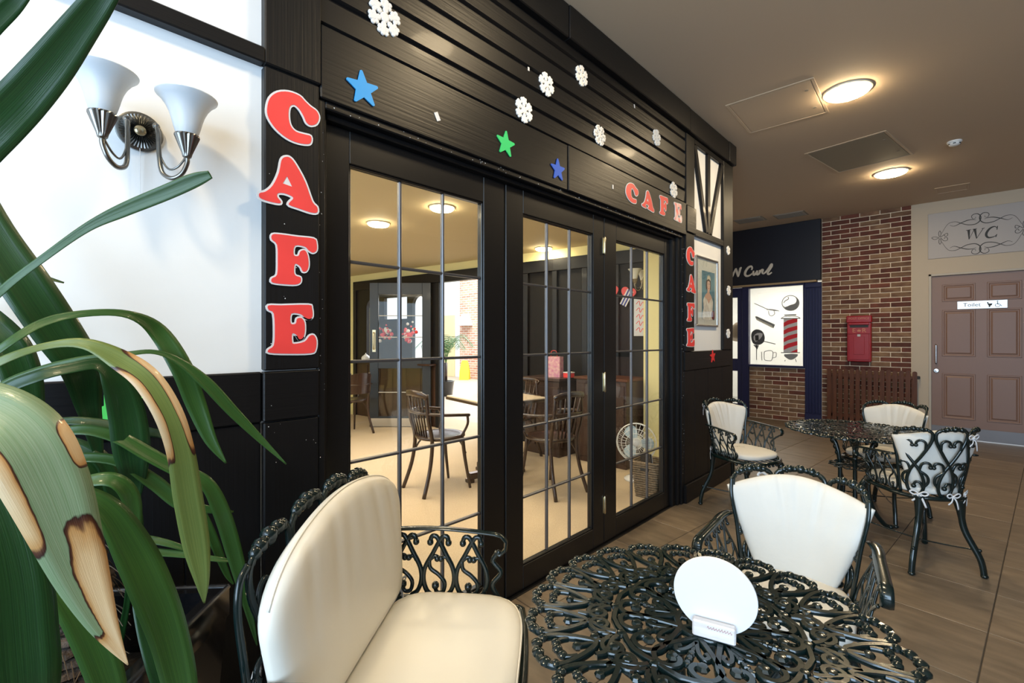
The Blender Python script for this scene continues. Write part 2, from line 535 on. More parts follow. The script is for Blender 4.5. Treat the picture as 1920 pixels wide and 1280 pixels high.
# ---- three glazed cafe door leaves
def glazed_leaf(name, y0,y1, gy0,gy1, hinges, wall_label=None):
    x0,x1=-1.648,-1.602
    z0,z1=.010,2.050
    gz=[.13,.47,.832,1.205,1.575,1.93]
    root=struct(obj(name,MB().rbox(x0,x1,y0,gy0,z0,z1,.003),M_['satin']))
    S=M_['satin']
    obj('stile',MB().rbox(x0,x1,gy1,y1,z0,z1,.003),S,root)
    obj('top_rail',MB().rbox(x0,x1-.0005,gy0,gy1,gz[-1],z1,.003),S,root)
    obj('bottom_rail',MB().rbox(x0,x1-.0005,gy0,gy1,z0,gz[0],.003),S,root)
    # glazing beads
    for (a,b,c,d) in ((gy0,gy0+.008,gz[0],gz[-1]),(gy1-.008,gy1,gz[0],gz[-1])):
        obj('glazing_bead',MB().rbox(x0+.012,x1-.006,a,b,c,d,.003),S,root)
    for (c,d) in ((gz[0],gz[0]+.008),(gz[-1]-.008,gz[-1])):
        obj('glazing_bead',MB().rbox(x0+.012,x1-.006,gy0,gy1,c,d,.003),S,root)
    gy=[gy0+.008+(gy1-gy0-.016)*k/3 for k in range(4)]
    gz2=[gz[0]+.008]+gz[1:-1]+[gz[-1]-.008]
    src={}
    for i in range(3):
        for j in range(5):
            mb=MB().box(-1.6270,-1.6230,gy[i],gy[i+1],gz2[j],gz2[j+1])
            obj('pane',mb,M_['glass'],root)
    for i in (1,2):
        obj('lead_bar',MB().rbox(-1.634,-1.616,gy[i]-.0065,gy[i]+.0065,gz2[0],gz2[-1],.003),M_['lead'],root)
    for j in range(1,5):
        obj('lead_bar',MB().rbox(-1.633,-1.617,gy0+.006,gy1-.004,gz2[j]-.006,gz2[j]+.006,.003),M_['lead'],root)
    for (yy,za,zb) in hinges:
        h=MB().lathe([(.004,za-.006),(.0075,za),(.0075,za+(zb-za)*.33),(.0068,za+(zb-za)*.335),(.0068,za+(zb-za)*.34),(.0075,za+(zb-za)*.345),(.0075,zb-(zb-za)*.34),(.0068,zb-(zb-za)*.335),(.0075,zb-(zb-za)*.33),(.0075,zb),(.004,zb+.006)],10,Matrix.Translation((-1.596,yy,0)))
        h.box(-1.603,-1.5995,yy-.013,yy+.013,za,zb)
        obj('hinge',h,M_['brass'],root,True,ang=40)
    return root
leaf_a=glazed_leaf('door_1',.712,1.604,.805,1.468,())
leaf_b=glazed_leaf('door_2',1.616,2.487,1.742,2.372,())
leaf_c=glazed_leaf('door_3',2.493,3.402,2.635,3.318,((2.490,1.825,1.922),(2.490,.962,1.076),(2.490,.20,.30)))

# ---- back wall: shopfront, brick pier, toilet bay
BY=8.25
wb_=struct(obj('wall_back',MB().box(-1.49,-.461,BY,BY+.25,0,CEIL).box(-.461,-.275,BY-.02,BY+.25,0,CEIL).box(-.275,.675,BY-.02,BY+.25,2.12,CEIL).box(.675,3.4,BY-.02,BY+.25,0,CEIL).box(-2.50,-1.695,BY,BY+.12,0,.845),
   [M_['mortar']]))
wb_.data.materials.append(mat('toilet_bay_paint',(.47,.385,.285),.6))
for k,p in enumerate(wb_.data.polygons): p.material_index=1 if 6<=k<24 else 0
bl,bh,bj=.2195,.0590,.0098
brick_src={}
def lay(x0,x1,zt,yf,odd0=0):
    z=bj; row=odd0
    while z+bh<=zt+.012:
        x=x0
        first=True
        while x<x1-.02:
            w=bl/2-bj/2 if (first and row%2) else bl
            first=False
            w=min(w,x1-x)
            kind='b1' if rnd.random()<.42 else 'b2'
            key=(round(w,3),kind)
            M=Matrix.Translation((x+w/2,yf+rnd.uniform(-.0015,.0015),z+bh/2))
            if key not in brick_src:
                o=obj('brick',MB().rbox(-w/2,w/2,0,.03,-bh/2,bh/2,.003),M_['brick1'] if kind=='b1' else M_['brick2'],wb_)
                o.matrix_local=M; brick_src[key]=o
            else: share('brick',brick_src[key],wb_,M)
            x+=w+bj
        z+=bh+bj; row+=1
lay(-1.480,-.466,CEIL+.045,BY-.007)
lay(-2.494,-1.700,.835,BY-.007,1)
# toilet doors, six raised panels; the second stands outside the frame and shows only in the cafe glass
d7=struct(obj('door_7',MB().rbox(1.40,2.45,BY-.024,BY-.0,.012,2.112,.003).rbox(1.52,1.86,BY-.03,BY-.02,1.1,1.9,.01).rbox(1.98,2.32,BY-.03,BY-.02,1.1,1.9,.01).rbox(1.52,1.86,BY-.03,BY-.02,.2,.85,.01).rbox(1.98,2.32,BY-.03,BY-.02,.2,.85,.01),mat('dusty_pink_door_paint',(.42,.26,.20),.5)))
obj('push_bar',MB().rbox(1.45,2.40,BY-.06,BY-.024,.93,1.02,.006),M_['ink'] if 'ink' in M_ else M_['kick'],d7)
d4=struct(obj('door_4',MB().rbox(-.270,.670,BY,BY+.045,.012,2.112,.003),M_['dooro']))
for (xa,xb) in ((-.156,.146),(.254,.540)):
    for (za,zb) in ((.262,.838),(1.066,1.660),(1.775,1.992)):
        def fr(i): return [(xa+i,za+i),(xb-i,za+i),(xb-i,zb-i),(xa+i,zb-i)]
        M=frame((0,BY,0),(1,0,0),(0,0,1),(0,-1,0))
        mb=MB()
        vs=[];fs=[]
        for ins,h in ((-.004,.0),(0,.007),(.012,.007),(.022,.001),(.030,.001),(.046,.009)):
            vs+=[(p[0],p[1],h) for p in fr(ins)]
        for l in range(5):
            for k in range(4): fs.append((l*4+k,l*4+(k+1)%4,l*4+4+(k+1)%4,l*4+4+k))
        fs.append((20,21,22,23))
        mb.add(vs,fs,M)
        obj('door_panel',mb,M_['dooro'],d4)
obj('kick_plate',MB().rbox(-.270,.670,BY-.004,BY,.012,.158,.001),M_['kick'],d4)
h=MB().sweep(smooth_pts([(-.217,BY,1.205),(-.217,BY-.04,1.205),(-.217,BY-.045,1.19),(-.217,BY-.045,.99),(-.217,BY-.04,.975),(-.217,BY,.975)],4),.009,8)
obj('pull_handle',h,M_['steel'],d4,True)
obj('lock',MB().lathe([(.030,0),(.030,.006),(.024,.012),(.010,.013),(.009,.03),(.004,.031)],16,frame((-.217,BY,.872),(1,0,0),(0,0,1),(0,-1,0))),M_['steel'],d4,True,ang=40)
tr=struct(obj('trim_1',MB().rbox(-.290,-.262,BY-.034,BY+.02,0,2.14,.003).rbox(.662,.690,BY-.034,BY+.02,0,2.14,.003).rbox(-.290,.690,BY-.034,BY+.02,2.112,2.14,.003),mat('cream_door_frame',(.43,.38,.31),.5)))
slab('baseboard_back',.69,3.4,BY-.035,BY-.02,0,.14,M_['white'])
# shopfront
NV=M_['navy']
fascia=obj('fascia',MB().rbox(-3.4,-1.484,BY-.075,BY+.10,2.175,CEIL-.002,.006),M_['navydark'],wb_)
obj('fascia_ledge',MB().rbox(-3.4,-1.54,BY-.115,BY+.02,2.145,2.174,.004),mat('varnished_ledge',(.34,.24,.13),.4),wb_)
pil=MB().box(-1.700,-1.484,BY-.02,BY+.1,0,2.145)
for k in range(5):
    x=-1.685+k*.041
    pil.rbox(x,x+.030,BY-.034,BY-.015,.16,2.06,.005)
pil.rbox(-1.700,-1.484,BY-.045,BY-.015,0,.15,.004).rbox(-1.700,-1.484,BY-.045,BY-.015,2.07,2.145,.004)
obj('pilaster',pil,NV,wb_)
w1=struct(obj('window_1',MB().rbox(-2.60,-2.497,BY-.05,BY+.05,0,2.145,.004),NV))
obj('head_rail',MB().rbox(-2.497,-1.702,BY-.05,BY+.05,2.118,2.145,.004),NV,w1)
obj('jamb',MB().rbox(-1.722,-1.700,BY-.05,BY+.05,.84,2.118,.004),NV,w1)
obj('sill',MB().rbox(-2.497,-1.700,BY-.075,BY+.05,.838,.872,.006),NV,w1)
obj('pane',MB().box(-2.497,-1.722,BY+.004,BY+.010,.872,2.118),M_['glass'],w1)
d5=struct(obj('door_5',MB().rbox(-2.68,-2.604,BY-.02,BY+.03,.01,2.14,.004),NV))
for za,zb in ((.01,.20),(.75,.955),(1.985,2.14)):
    obj('rail',MB().rbox(-3.3,-2.68,BY-.02,BY+.03,za,zb,.004),NV,d5)
obj('stile',MB().rbox(-3.4,-3.3,BY-.02,BY+.03,.01,2.14,.004),NV,d5)
for za,zb in ((.20,.75),(.955,1.985)):
    obj('pane',MB().box(-3.3,-2.68,BY+.004,BY+.010,za,zb),M_['glass'],d5)
# the lit shop behind its window
shop=struct(obj('wall_shop',MB().box(-4.2,-4.1,BY+.25,BY+2.6,0,2.7).box(-4.2,-1.4,BY+2.6,BY+2.7,0,2.7).box(-1.5,-1.4,BY+.25,BY+2.6,0,2.7).box(-4.2,-1.4,BY+.25,BY+2.7,2.7,2.8),M_['white']))
struct(obj('floor_shop',MB().box(-4.2,-1.4,BY-.0,BY+2.7,-.1,-.004),mat('shop_floor_vinyl',(.45,.44,.42),.5)))
# right wall and far end of the mall walk (behind and beside the photographer)
slab('wall_right',3.4,3.5,-2.6,8.6,0,CEIL,mat('brown_brick_far_side',(.16,.095,.065),.8,var=.3,scale=6))
slab('wall_front',-1.66,3.5,-2.7,-2.6,2.95,CEIL+.1,M_['white'])
slab('trim_2',-1.66,3.5,-2.7,-2.6,0,.35,M_['white'])
# ================================================================== ON THE CAFE FRONT
LETTERS={
'C':([[-0.5,-0.01],[-0.45,0.232],[-0.306,0.408],[-0.1,0.5],[0.106,0.5],[0.212,0.428],[0.325,0.356],[0.45,0.304],[0.5,0.186],[0.45,0.036],[0.337,-0.042],[0.25,-0.016],[0.194,0.095],[0.106,0.219],[0,0.271],[-0.088,0.186],[-0.106,-0.01],[-0.069,-0.186],[0.037,-0.278],[0.212,-0.278],[0.331,-0.278],[0.337,-0.395],[0.269,-0.467],[0.069,-0.5],[-0.138,-0.467],[-0.338,-0.35],[-0.469,-0.18]],[]),
'A':([[-0.06,0.5],[0.02,0.5],[0.117,0.388],[0.277,0.1],[0.409,-0.269],[0.5,-0.362],[0.5,-0.475],[0.38,-0.5],[0.18,-0.469],[0.003,-0.438],[0.003,-0.381],[0.066,-0.294],[0.037,-0.25],[-0.089,-0.225],[-0.197,-0.25],[-0.209,-0.325],[-0.151,-0.4],[-0.18,-0.444],[-0.346,-0.444],[-0.489,-0.412],[-0.5,-0.325],[-0.403,-0.269],[-0.283,-0.119],[-0.18,0.156],[-0.134,0.419]],[[[-0.043,0.125],[-0.117,-0.038],[0.049,-0.062]]]),
'F':([[-0.486,0.456],[-0.297,0.481],[0.058,0.487],[0.435,0.5],[0.5,0.411],[0.5,0.266],[0.413,0.203],[0.312,0.241],[0.225,0.304],[0.0,0.297],[-0.029,0.108],[0.08,0.101],[0.123,0.196],[0.225,0.228],[0.29,0.127],[0.312,-0.057],[0.268,-0.184],[0.181,-0.209],[0.123,-0.114],[0.0,-0.07],[-0.022,-0.241],[0.022,-0.31],[0.123,-0.335],[0.123,-0.43],[0.022,-0.487],[-0.217,-0.5],[-0.486,-0.487],[-0.5,-0.405],[-0.391,-0.323],[-0.377,-0.019],[-0.391,0.266],[-0.5,0.354]],[]),
'E':([[-0.5,0.449],[-0.248,0.462],[0.323,0.5],[0.398,0.437],[0.412,0.266],[0.344,0.209],[0.241,0.241],[0.146,0.304],[-0.044,0.304],[-0.058,0.108],[0.051,0.108],[0.078,0.203],[0.167,0.222],[0.235,0.133],[0.241,-0.057],[0.201,-0.184],[0.126,-0.209],[0.071,-0.127],[-0.024,-0.095],[-0.031,-0.241],[0.01,-0.304],[0.241,-0.259],[0.344,-0.146],[0.439,-0.127],[0.5,-0.241],[0.48,-0.43],[0.378,-0.5],[-0.099,-0.5],[-0.48,-0.475],[-0.5,-0.411],[-0.398,-0.329],[-0.378,-0.063],[-0.398,0.291],[-0.5,0.361]],[])}
# local axes of a flat thing on the cafe front: x along +Y, y up, z out of the wall
def on_front(y,z,x=-1.534,rot=0.0):
    c,s=math.cos(rot),math.sin(rot)
    return frame((x,y,z),(0,c,s),(0,-s,c),(1,0,0))
PEEL=mat('torn_red_card',(.78,.055,.05),.45,scale=26,col2=(.80,.78,.76),stretch=(1,1,.6))
def letter(ch,y,z,w,h,x,label,group,rot=0.0,torn=False):
    poly,holes=LETTERS[ch]
    pl=smooth2([(a*w,b*h) for a,b in poly],3)
    hl=[[(a*w,b*h) for a,b in q] for q in holes]
    r=thing('letter',label,'letter',(x,y,z),0,group)
    M=on_front(0,0,0,rot)
    k=w/.16
    obj('card_border',MB().prism(offset2(pl,.0055*k),0,.003,M,[offset2(q,-.004*k) for q in hl] if False else ()),M_['whitecard'],r)
    obj('red_face',MB().prism(pl,.003,.0042,M,hl),PEEL if torn else M_['red'],r)
    return r
nm={'C':'C','A':'A','F':'F','E':'E'}
for ch,y,z,w,h in (('C',.580,1.996,.160,.153),('A',.566,1.784,.175,.160),('F',.583,1.541,.138,.158),('E',.578,1.322,.147,.158)):
    letter(ch,y,z,w,h,-1.5318 if ch!='A' else -1.5318,'large red letter %s with white edge on the left black post'%ch,'red letters down the left post')
for ch,y,z,w,h,t in (('C',2.702,2.234,.155,.120,0),('A',2.915,2.232,.165,.126,0),('F',3.150,2.243,.125,.135,0),('E',3.385,2.244,.130,.135,1)):
    letter(ch,y,z,w,h,-1.5278,'red letter %s on the header board above the doors%s'%(ch,', face torn white' if t else ''),'red letters above the doors',torn=bool(t))
for ch,y,z,w,h in (('C',3.626,1.945,.150,.140),('A',3.640,1.727,.165,.140),('F',3.632,1.502,.135,.145),('E',3.630,1.303,.145,.145)):
    letter(ch,y,z,w,h,-1.5348,'small red letter %s on the post beside the framed portrait'%ch,'red letters beside the portrait')

# stars
def star_poly(r,rot=0,k=.47):
    pts=[]
    for i in range(10):
        a=PI/2+rot+i*PI/5; q=r if i%2==0 else r*k
        if i%2==0:
            for da in (-.07,0,.07): pts.append((q*(1-.03*abs(da)/.07)*math.cos(a+da),q*(1-.03*abs(da)/.07)*math.sin(a+da)))
        else: pts.append((q*math.cos(a),q*math.sin(a)))
    return pts
for (y,z,r,col,rot,x,lab) in ((.82,2.183,.064,(.015,.30,.70),.12,-1.5335,'large sky blue foam star on the header board above the left door'),
        (1.543,2.205,.062,(.02,.50,.14),-.05,-1.5335,'green foam star on the header board above the middle of the doors'),
        (1.937,2.186,.060,(.02,.09,.50),.05,-1.5335,'royal blue foam star on the header board, right of the green star'),
        (4.104,1.137,.058,(.72,.03,.03),.1,-1.5405,'small red foam star on the black rail below the portrait'),
        (.150,1.105,.066,(.10,.72,.14),.35,-1.5425,'bright green foam star on the black dado rail behind the plant')):
    o=obj('foam_star',MB().prism(star_poly(r,rot),0,.004,on_front(0,0,0)),mat('foam_star_colour',col,.55))
    o.location=(x,y,z)
    tag(o,lab,'star','foam stars on the cafe front')

# snowflakes
def flake(r):
    mb=MB()
    def disc(x,y,q,h): mb.lathe([(q,0),(q,h*.7),(q*.75,h)],8,Matrix.Translation((x,y,0)))
    disc(0,0,r*.30,.008)
    for i in range(6):
        a=i*PI/3+.3; c,s=math.cos(a),math.sin(a)
        for t,q in ((.42,.17),(.58,.18),(.76,.17),(.91,.15)): disc(r*t*c,r*t*s,r*q,.0075)
        for sd in (-1,1):
            for t,e,q in ((.64,.22,.14),(.86,.22,.14)):
                disc(r*(t*c-sd*e*s),r*(t*s+sd*e*c),r*q,.007)
    return mb
fl=None
for (y,z,r,x,rot,lab) in ((.91,2.485,.066,-1.540,.1,'white foam snowflake nearest the left post, largest on the weatherboards'),
        (1.677,2.413,.060,-1.540,.3,'white foam snowflake on the lowest weatherboard above the green star'),
        (1.849,2.607,.058,-1.540,.5,'white foam snowflake one weatherboard above and right of the lowest one'),
        (2.159,2.778,.056,-1.540,.2,'highest white foam snowflake, close under the cornice'),
        (2.343,2.499,.058,-1.540,.7,'white foam snowflake on the weatherboards left of the letter C'),
        (3.063,2.711,.056,-1.540,.0,'white foam snowflake under the cornice near the right end of the weatherboards'),
        (3.334,2.403,.058,-1.540,.4,'white foam snowflake right above the torn letter E'),
        (4.450,2.103,.040,-1.532,.2,'white snowflake on the corner post, topmost of three'),
        (4.464,1.735,.044,-1.532,.6,'white snowflake on the corner post, middle of three'),
        (4.450,1.339,.042,-1.532,.9,'white snowflake on the corner post, lowest of three')):
    M=frame((x,y,z),(0,r*math.cos(rot),r*math.sin(rot)),(0,-r*math.sin(rot),r*math.cos(rot)),(1,0,0))
    if fl is None:
        fl=obj('snowflake',flake(1.0),M_['foam']); fl.data.transform(Matrix.Diagonal((1,1,1,1))); o=fl
    else:
        o=share('snowflake',fl,None,M)
    o.matrix_local=M
    tag(o,lab,'snowflake','foam snowflakes on the cafe front')
# scraps of tape and bits of glitter left on the timber
for (y,z,w,h,x,rot,lab) in ((1.148,2.197,.020,.034,-1.533,.5,'white scrap of tape on the header board between the blue and green stars'),
        (1.712,2.63,.012,.018,-1.539,.1,'tiny white scrap of paper on the weatherboards left of a snowflake'),
        (2.471,2.221,.014,.026,-1.527,.0,'tiny white scrap of tape on the header board left of the red letters'),
        (2.755,2.822,.012,.024,-1.539,.2,'tiny white scrap of tape high on the weatherboards under the cornice')):
    o=obj('tape_scrap',MB().rbox(-w/2,w/2,-h/2,h/2,0,.0015,.0004,on_front(0,0,0,rot)),M_['whitecard']); o.location=(x,y,z)
    tag(o,lab,'tape','scraps of tape on the cafe front')
mb=MB()
for k in range(60):
    y=rnd.uniform(.72,3.45); mb.ball((-1.5455,y,2.085+rnd.uniform(-.009,.009)),rnd.uniform(.0010,.0024),5,3)
for k in range(40): mb.ball((-1.5315,rnd.uniform(.50,.66),rnd.uniform(.9,2.8)),rnd.uniform(.0007,.0018),5,3)
for k in range(30): mb.ball((-1.5445,rnd.uniform(.665,.689),rnd.uniform(.4,2.0)),rnd.uniform(.0007,.0018),5,3)
for k in range(40): mb.ball((-1.549,rnd.uniform(3.505,3.545),rnd.uniform(.2,2.0)),rnd.uniform(.001,.0022),5,3)
o=obj('paint_flecks',mb,M_['whitecard'],wall); o['kind']='stuff'

# ---- twin wall light with frosted bell shades
M_['frosted']=bpy.data.materials.new('frosted_shade_glass'); M_['frosted'].use_nodes=True
b=M_['frosted'].node_tree.nodes['Principled BSDF']
b.inputs['Base Color'].default_value=(.70,.75,.80,1); b.inputs['Roughness'].default_value=.35
b.inputs['Subsurface Weight'].default_value=0
nt=M_['frosted'].node_tree
tl=nt.nodes.new('ShaderNodeBsdfTranslucent'); tl.inputs[0].default_value=(.72,.77,.82,1)
mx=nt.nodes.new('ShaderNodeMixShader'); mx.inputs[0].default_value=.35
nt.links.new(b.outputs[0],mx.inputs[1]); nt.links.new(tl.outputs[0],mx.inputs[2]); nt.links.new(mx.outputs[0],nt.nodes['Material Output'].inputs[0])
def wall_light(label, loc, ex, metal, s=1.0, shade_mat=None):
    """plate at the origin; local y out of the wall, local x along it"""
    r=thing('wall_light',label,'wall light')
    r.matrix_local=frame(loc,ex,Vector((0,0,1)).cross(Vector(ex)),(0,0,1))
    # fluted plate
    wob=lambda j,i: 1+(.05 if (j%2) else -.03)*(1 if i in (3,4,5) else 0)
    M=frame((0,0,0),(1,0,0),(0,0,-1),(0,1,0))
    pl=MB().lathe([(.050*s,0),(.052*s,.004),(.052*s,.010),(.046*s,.012)],40,M)
    obj('back_plate',pl,metal,r,True,ang=40)
    fl_=MB()
    n=36
    vs=[];fs=[]
    for j in range(n*2):
        a=PI*j/n; h=.0165 if j%2 else .0125
        for q,hh in ((.045*s,h*.85),(.030*s,h+.001),(.014*s,h+.004)): vs.append((q*math.cos(a),q*math.sin(a),hh))
    for j in range(n*2):
        k=(j+1)%(n*2)
        for i in range(2): fs.append((j*3+i,k*3+i,k*3+i+1,j*3+i+1))
    fl_.add(vs,fs,M); fl_.lathe([(.045*s,.008),(.045*s,.0125)],40,M,False,False)
    obj('fluted_rosette',fl_,metal,r)
    obj('centre_boss',MB().lathe([(.015*s,.014),(.014*s,.020),(.009*s,.024),(.003*s,.026)],16,M),M_['brass'],r,True)
    for sd in (-1,1):
        x1=sd*.030*s; x2=sd*.085*s
        arm=obj('arm',MB().sweep(smooth_pts([(x1,.012*s,.004*s),(x1,.040*s,.012*s),(x1*1.05,.062*s,-.012*s),(x1*1.1,.072*s,-.075*s),(x1*1.25,.085*s,-.120*s),(sd*.055*s,.105*s,-.136*s),(sd*.074*s,.118*s,-.122*s),(x2,.122*s,-.092*s),(x2,.122*s,-.074*s)],6),.0058*s,8).ball((x1,.045*s,.012*s),.0095*s,10,8),metal,r,True)
        obj('arm_scroll',MB().sweep(smooth_pts([(x1,.045*s,.008*s),(x1*1.1,.066*s,-.06*s),(sd*.048*s,.092*s,-.108*s),(sd*.066*s,.112*s,-.105*s),(x2*.98,.119*s,-.075*s)],5),.0028*s,6),metal,r,True)
        cup=MB().lathe([(.006*s,-.066*s),(.010*s,-.062*s),(.012*s,-.052*s),(.020*s,-.030*s),(.028*s,-.008*s),(.0285*s,-.004*s),(.024*s,-.004*s)],36,Matrix.Translation((x2,.122*s,-.014*s)),wob=lambda j,i: 1+(.04 if j%2 else -.05)*(1 if i in (2,3,4) else 0))
        obj('shade_cup',cup,metal,r)
        prof=[(.022,-.006),(.027,.004),(.031,.018),(.035,.035),(.040,.052),(.048,.070),(.059,.086),(.0695,.096),(.0705,.0985),(.0690,.0985),(.0575,.088),(.0465,.072),(.0385,.053),(.0335,.036),(.0295,.018),(.0255,.005),(.0205,-.004)]
        obj('shade',MB().lathe([(a*s,b*s) for a,b in prof],36,Matrix.Translation((x2,.122*s,-.014*s)),False,False),shade_mat or M_['frosted'],r,True)
    obj('pull_cord',MB().sweep([(0,.012*s,-.045*s),(0,.012*s,-.20*s)],.0008,5),M_['whitecard'],r)
    return r
wall_light('twin arm wall light with frosted bell shades on the white plaster',(FX,.196,1.835),(0,-1,0),M_['bronze'],.97)

# ---- framed portrait on the right bay
r=thing('framed_portrait','silver framed portrait of a woman in a tiara and white gown','picture',(FX,4.008,1.687))
w,h=.235,.293
fm=MB()
for a in ((-w,w,-h,-h+.016),(-w,w,h-.016,h),(-w,-w+.016,-h+.016,h-.016),(w-.016,w,-h+.016,h-.016)): fm.rbox(a[0],a[1],a[2],a[3],0,.020,.004,on_front(0,0,0))
obj('frame',fm,M_['steel'],r)
def flat(name,poly,h,m,par,M,sm=0,holes=()):
    if sm: poly=smooth2(poly,sm)
    return obj(name,MB().prism(poly,h,h+.0006,M,holes),m,par)
PM=on_front(0,0,0)
flat('mount',[(-w+.014,-h+.014),(w-.014,-h+.014),(w-.014,h-.014),(-w+.014,h-.014)],.006,mat('pale_mount_board',(.70,.72,.66),.5),r,PM)
flat('photo_backdrop',[(-.105,-.232),(.178,-.232),(.178,.180),(-.105,.180)],.0068,mat('teal_backdrop',(.09,.26,.34),.5,var=.3,scale=8),r,PM)
flat('gown',[(-.100,-.230),(.140,-.230),(.125,-.150),(.135,-.080),(.105,-.040),(.075,-.030),(.035,-.060),(-.010,-.030),(-.045,-.035),(-.080,-.075),(-.070,-.14)],.0076,mat('ivory_satin_print',(.86,.80,.72),.5,var=.25,scale=22),r,PM,2)
flat('neck_and_shoulders',[(-.050,-.040),(-.015,-.012),(.010,.000),(.014,.030),(.054,.030),(.056,0),(.085,-.020),(.110,-.045),(.075,-.055),(.040,-.095),(.005,-.060)],.0082,mat('skin_print',(.72,.46,.34),.5),r,PM,2)
flat('hair',[(-.012,.020),(-.020,.065),(-.008,.108),(.034,.124),(.074,.110),(.086,.068),(.078,.022),(.060,.035),(.008,.035)],.0086,mat('dark_hair_print',(.035,.020,.014),.6),r,PM,2)
flat('face',[(.034,.012),(.056,.024),(.066,.052),(.066,.082),(.050,.098),(.020,.098),(.003,.082),(.004,.050),(.014,.024)],.0091,mat('face_print',(.78,.52,.40),.5),r,PM,2)
INK=mat('dark_print',(.03,.018,.016),.6)
for q in (((.012,.070),(.026,.070),(.026,.074),(.012,.074)),((.044,.070),(.058,.070),(.058,.074),(.044,.074)),((.010,.079),(.027,.080),(.027,.082),(.010,.081)),((.043,.080),(.060,.079),(.060,.081),(.043,.082))):
    flat('eye_line',q,.0096,INK,r,PM)
flat('nose_line',[(.034,.070),(.036,.070),(.040,.052),(.030,.052),(.030,.050),(.041,.050)],.0096,mat('nose_print',(.40,.22,.15),.6),r,PM)
flat('mouth',[(.024,.036),(.035,.040),(.047,.036),(.035,.031)],.0096,mat('lip_print',(.45,.05,.05),.5),r,PM)
tp=[(-.002,.106)]
for k in range(7): tp+=[(.000+k*.0115,.124+.012*math.sin(PI*(k+.3)/7)),(.0055+k*.0115,.138+.016*math.sin(PI*(k+.6)/7))]
tp+=[(.074,.104),(.036,.118)]
flat('tiara',tp,.0096,mat('tiara_print',(.72,.66,.48),.4),r,PM)
flat('sash_badge',[(.105,-.165),(.150,-.150),(.172,-.185),(.160,-.225),(.120,-.228),(.100,-.200)],.0088,mat('maroon_badge_print',(.16,.01,.015),.5),r,PM,2)
obj('picture_glass',MB().box(-w+.016,w-.016,-h+.016,h-.016,.0115,.013,PM),M_['glass'],r)
# ================================================================== CAST IRON GARDEN FURNITURE
IRON=M_['cast']
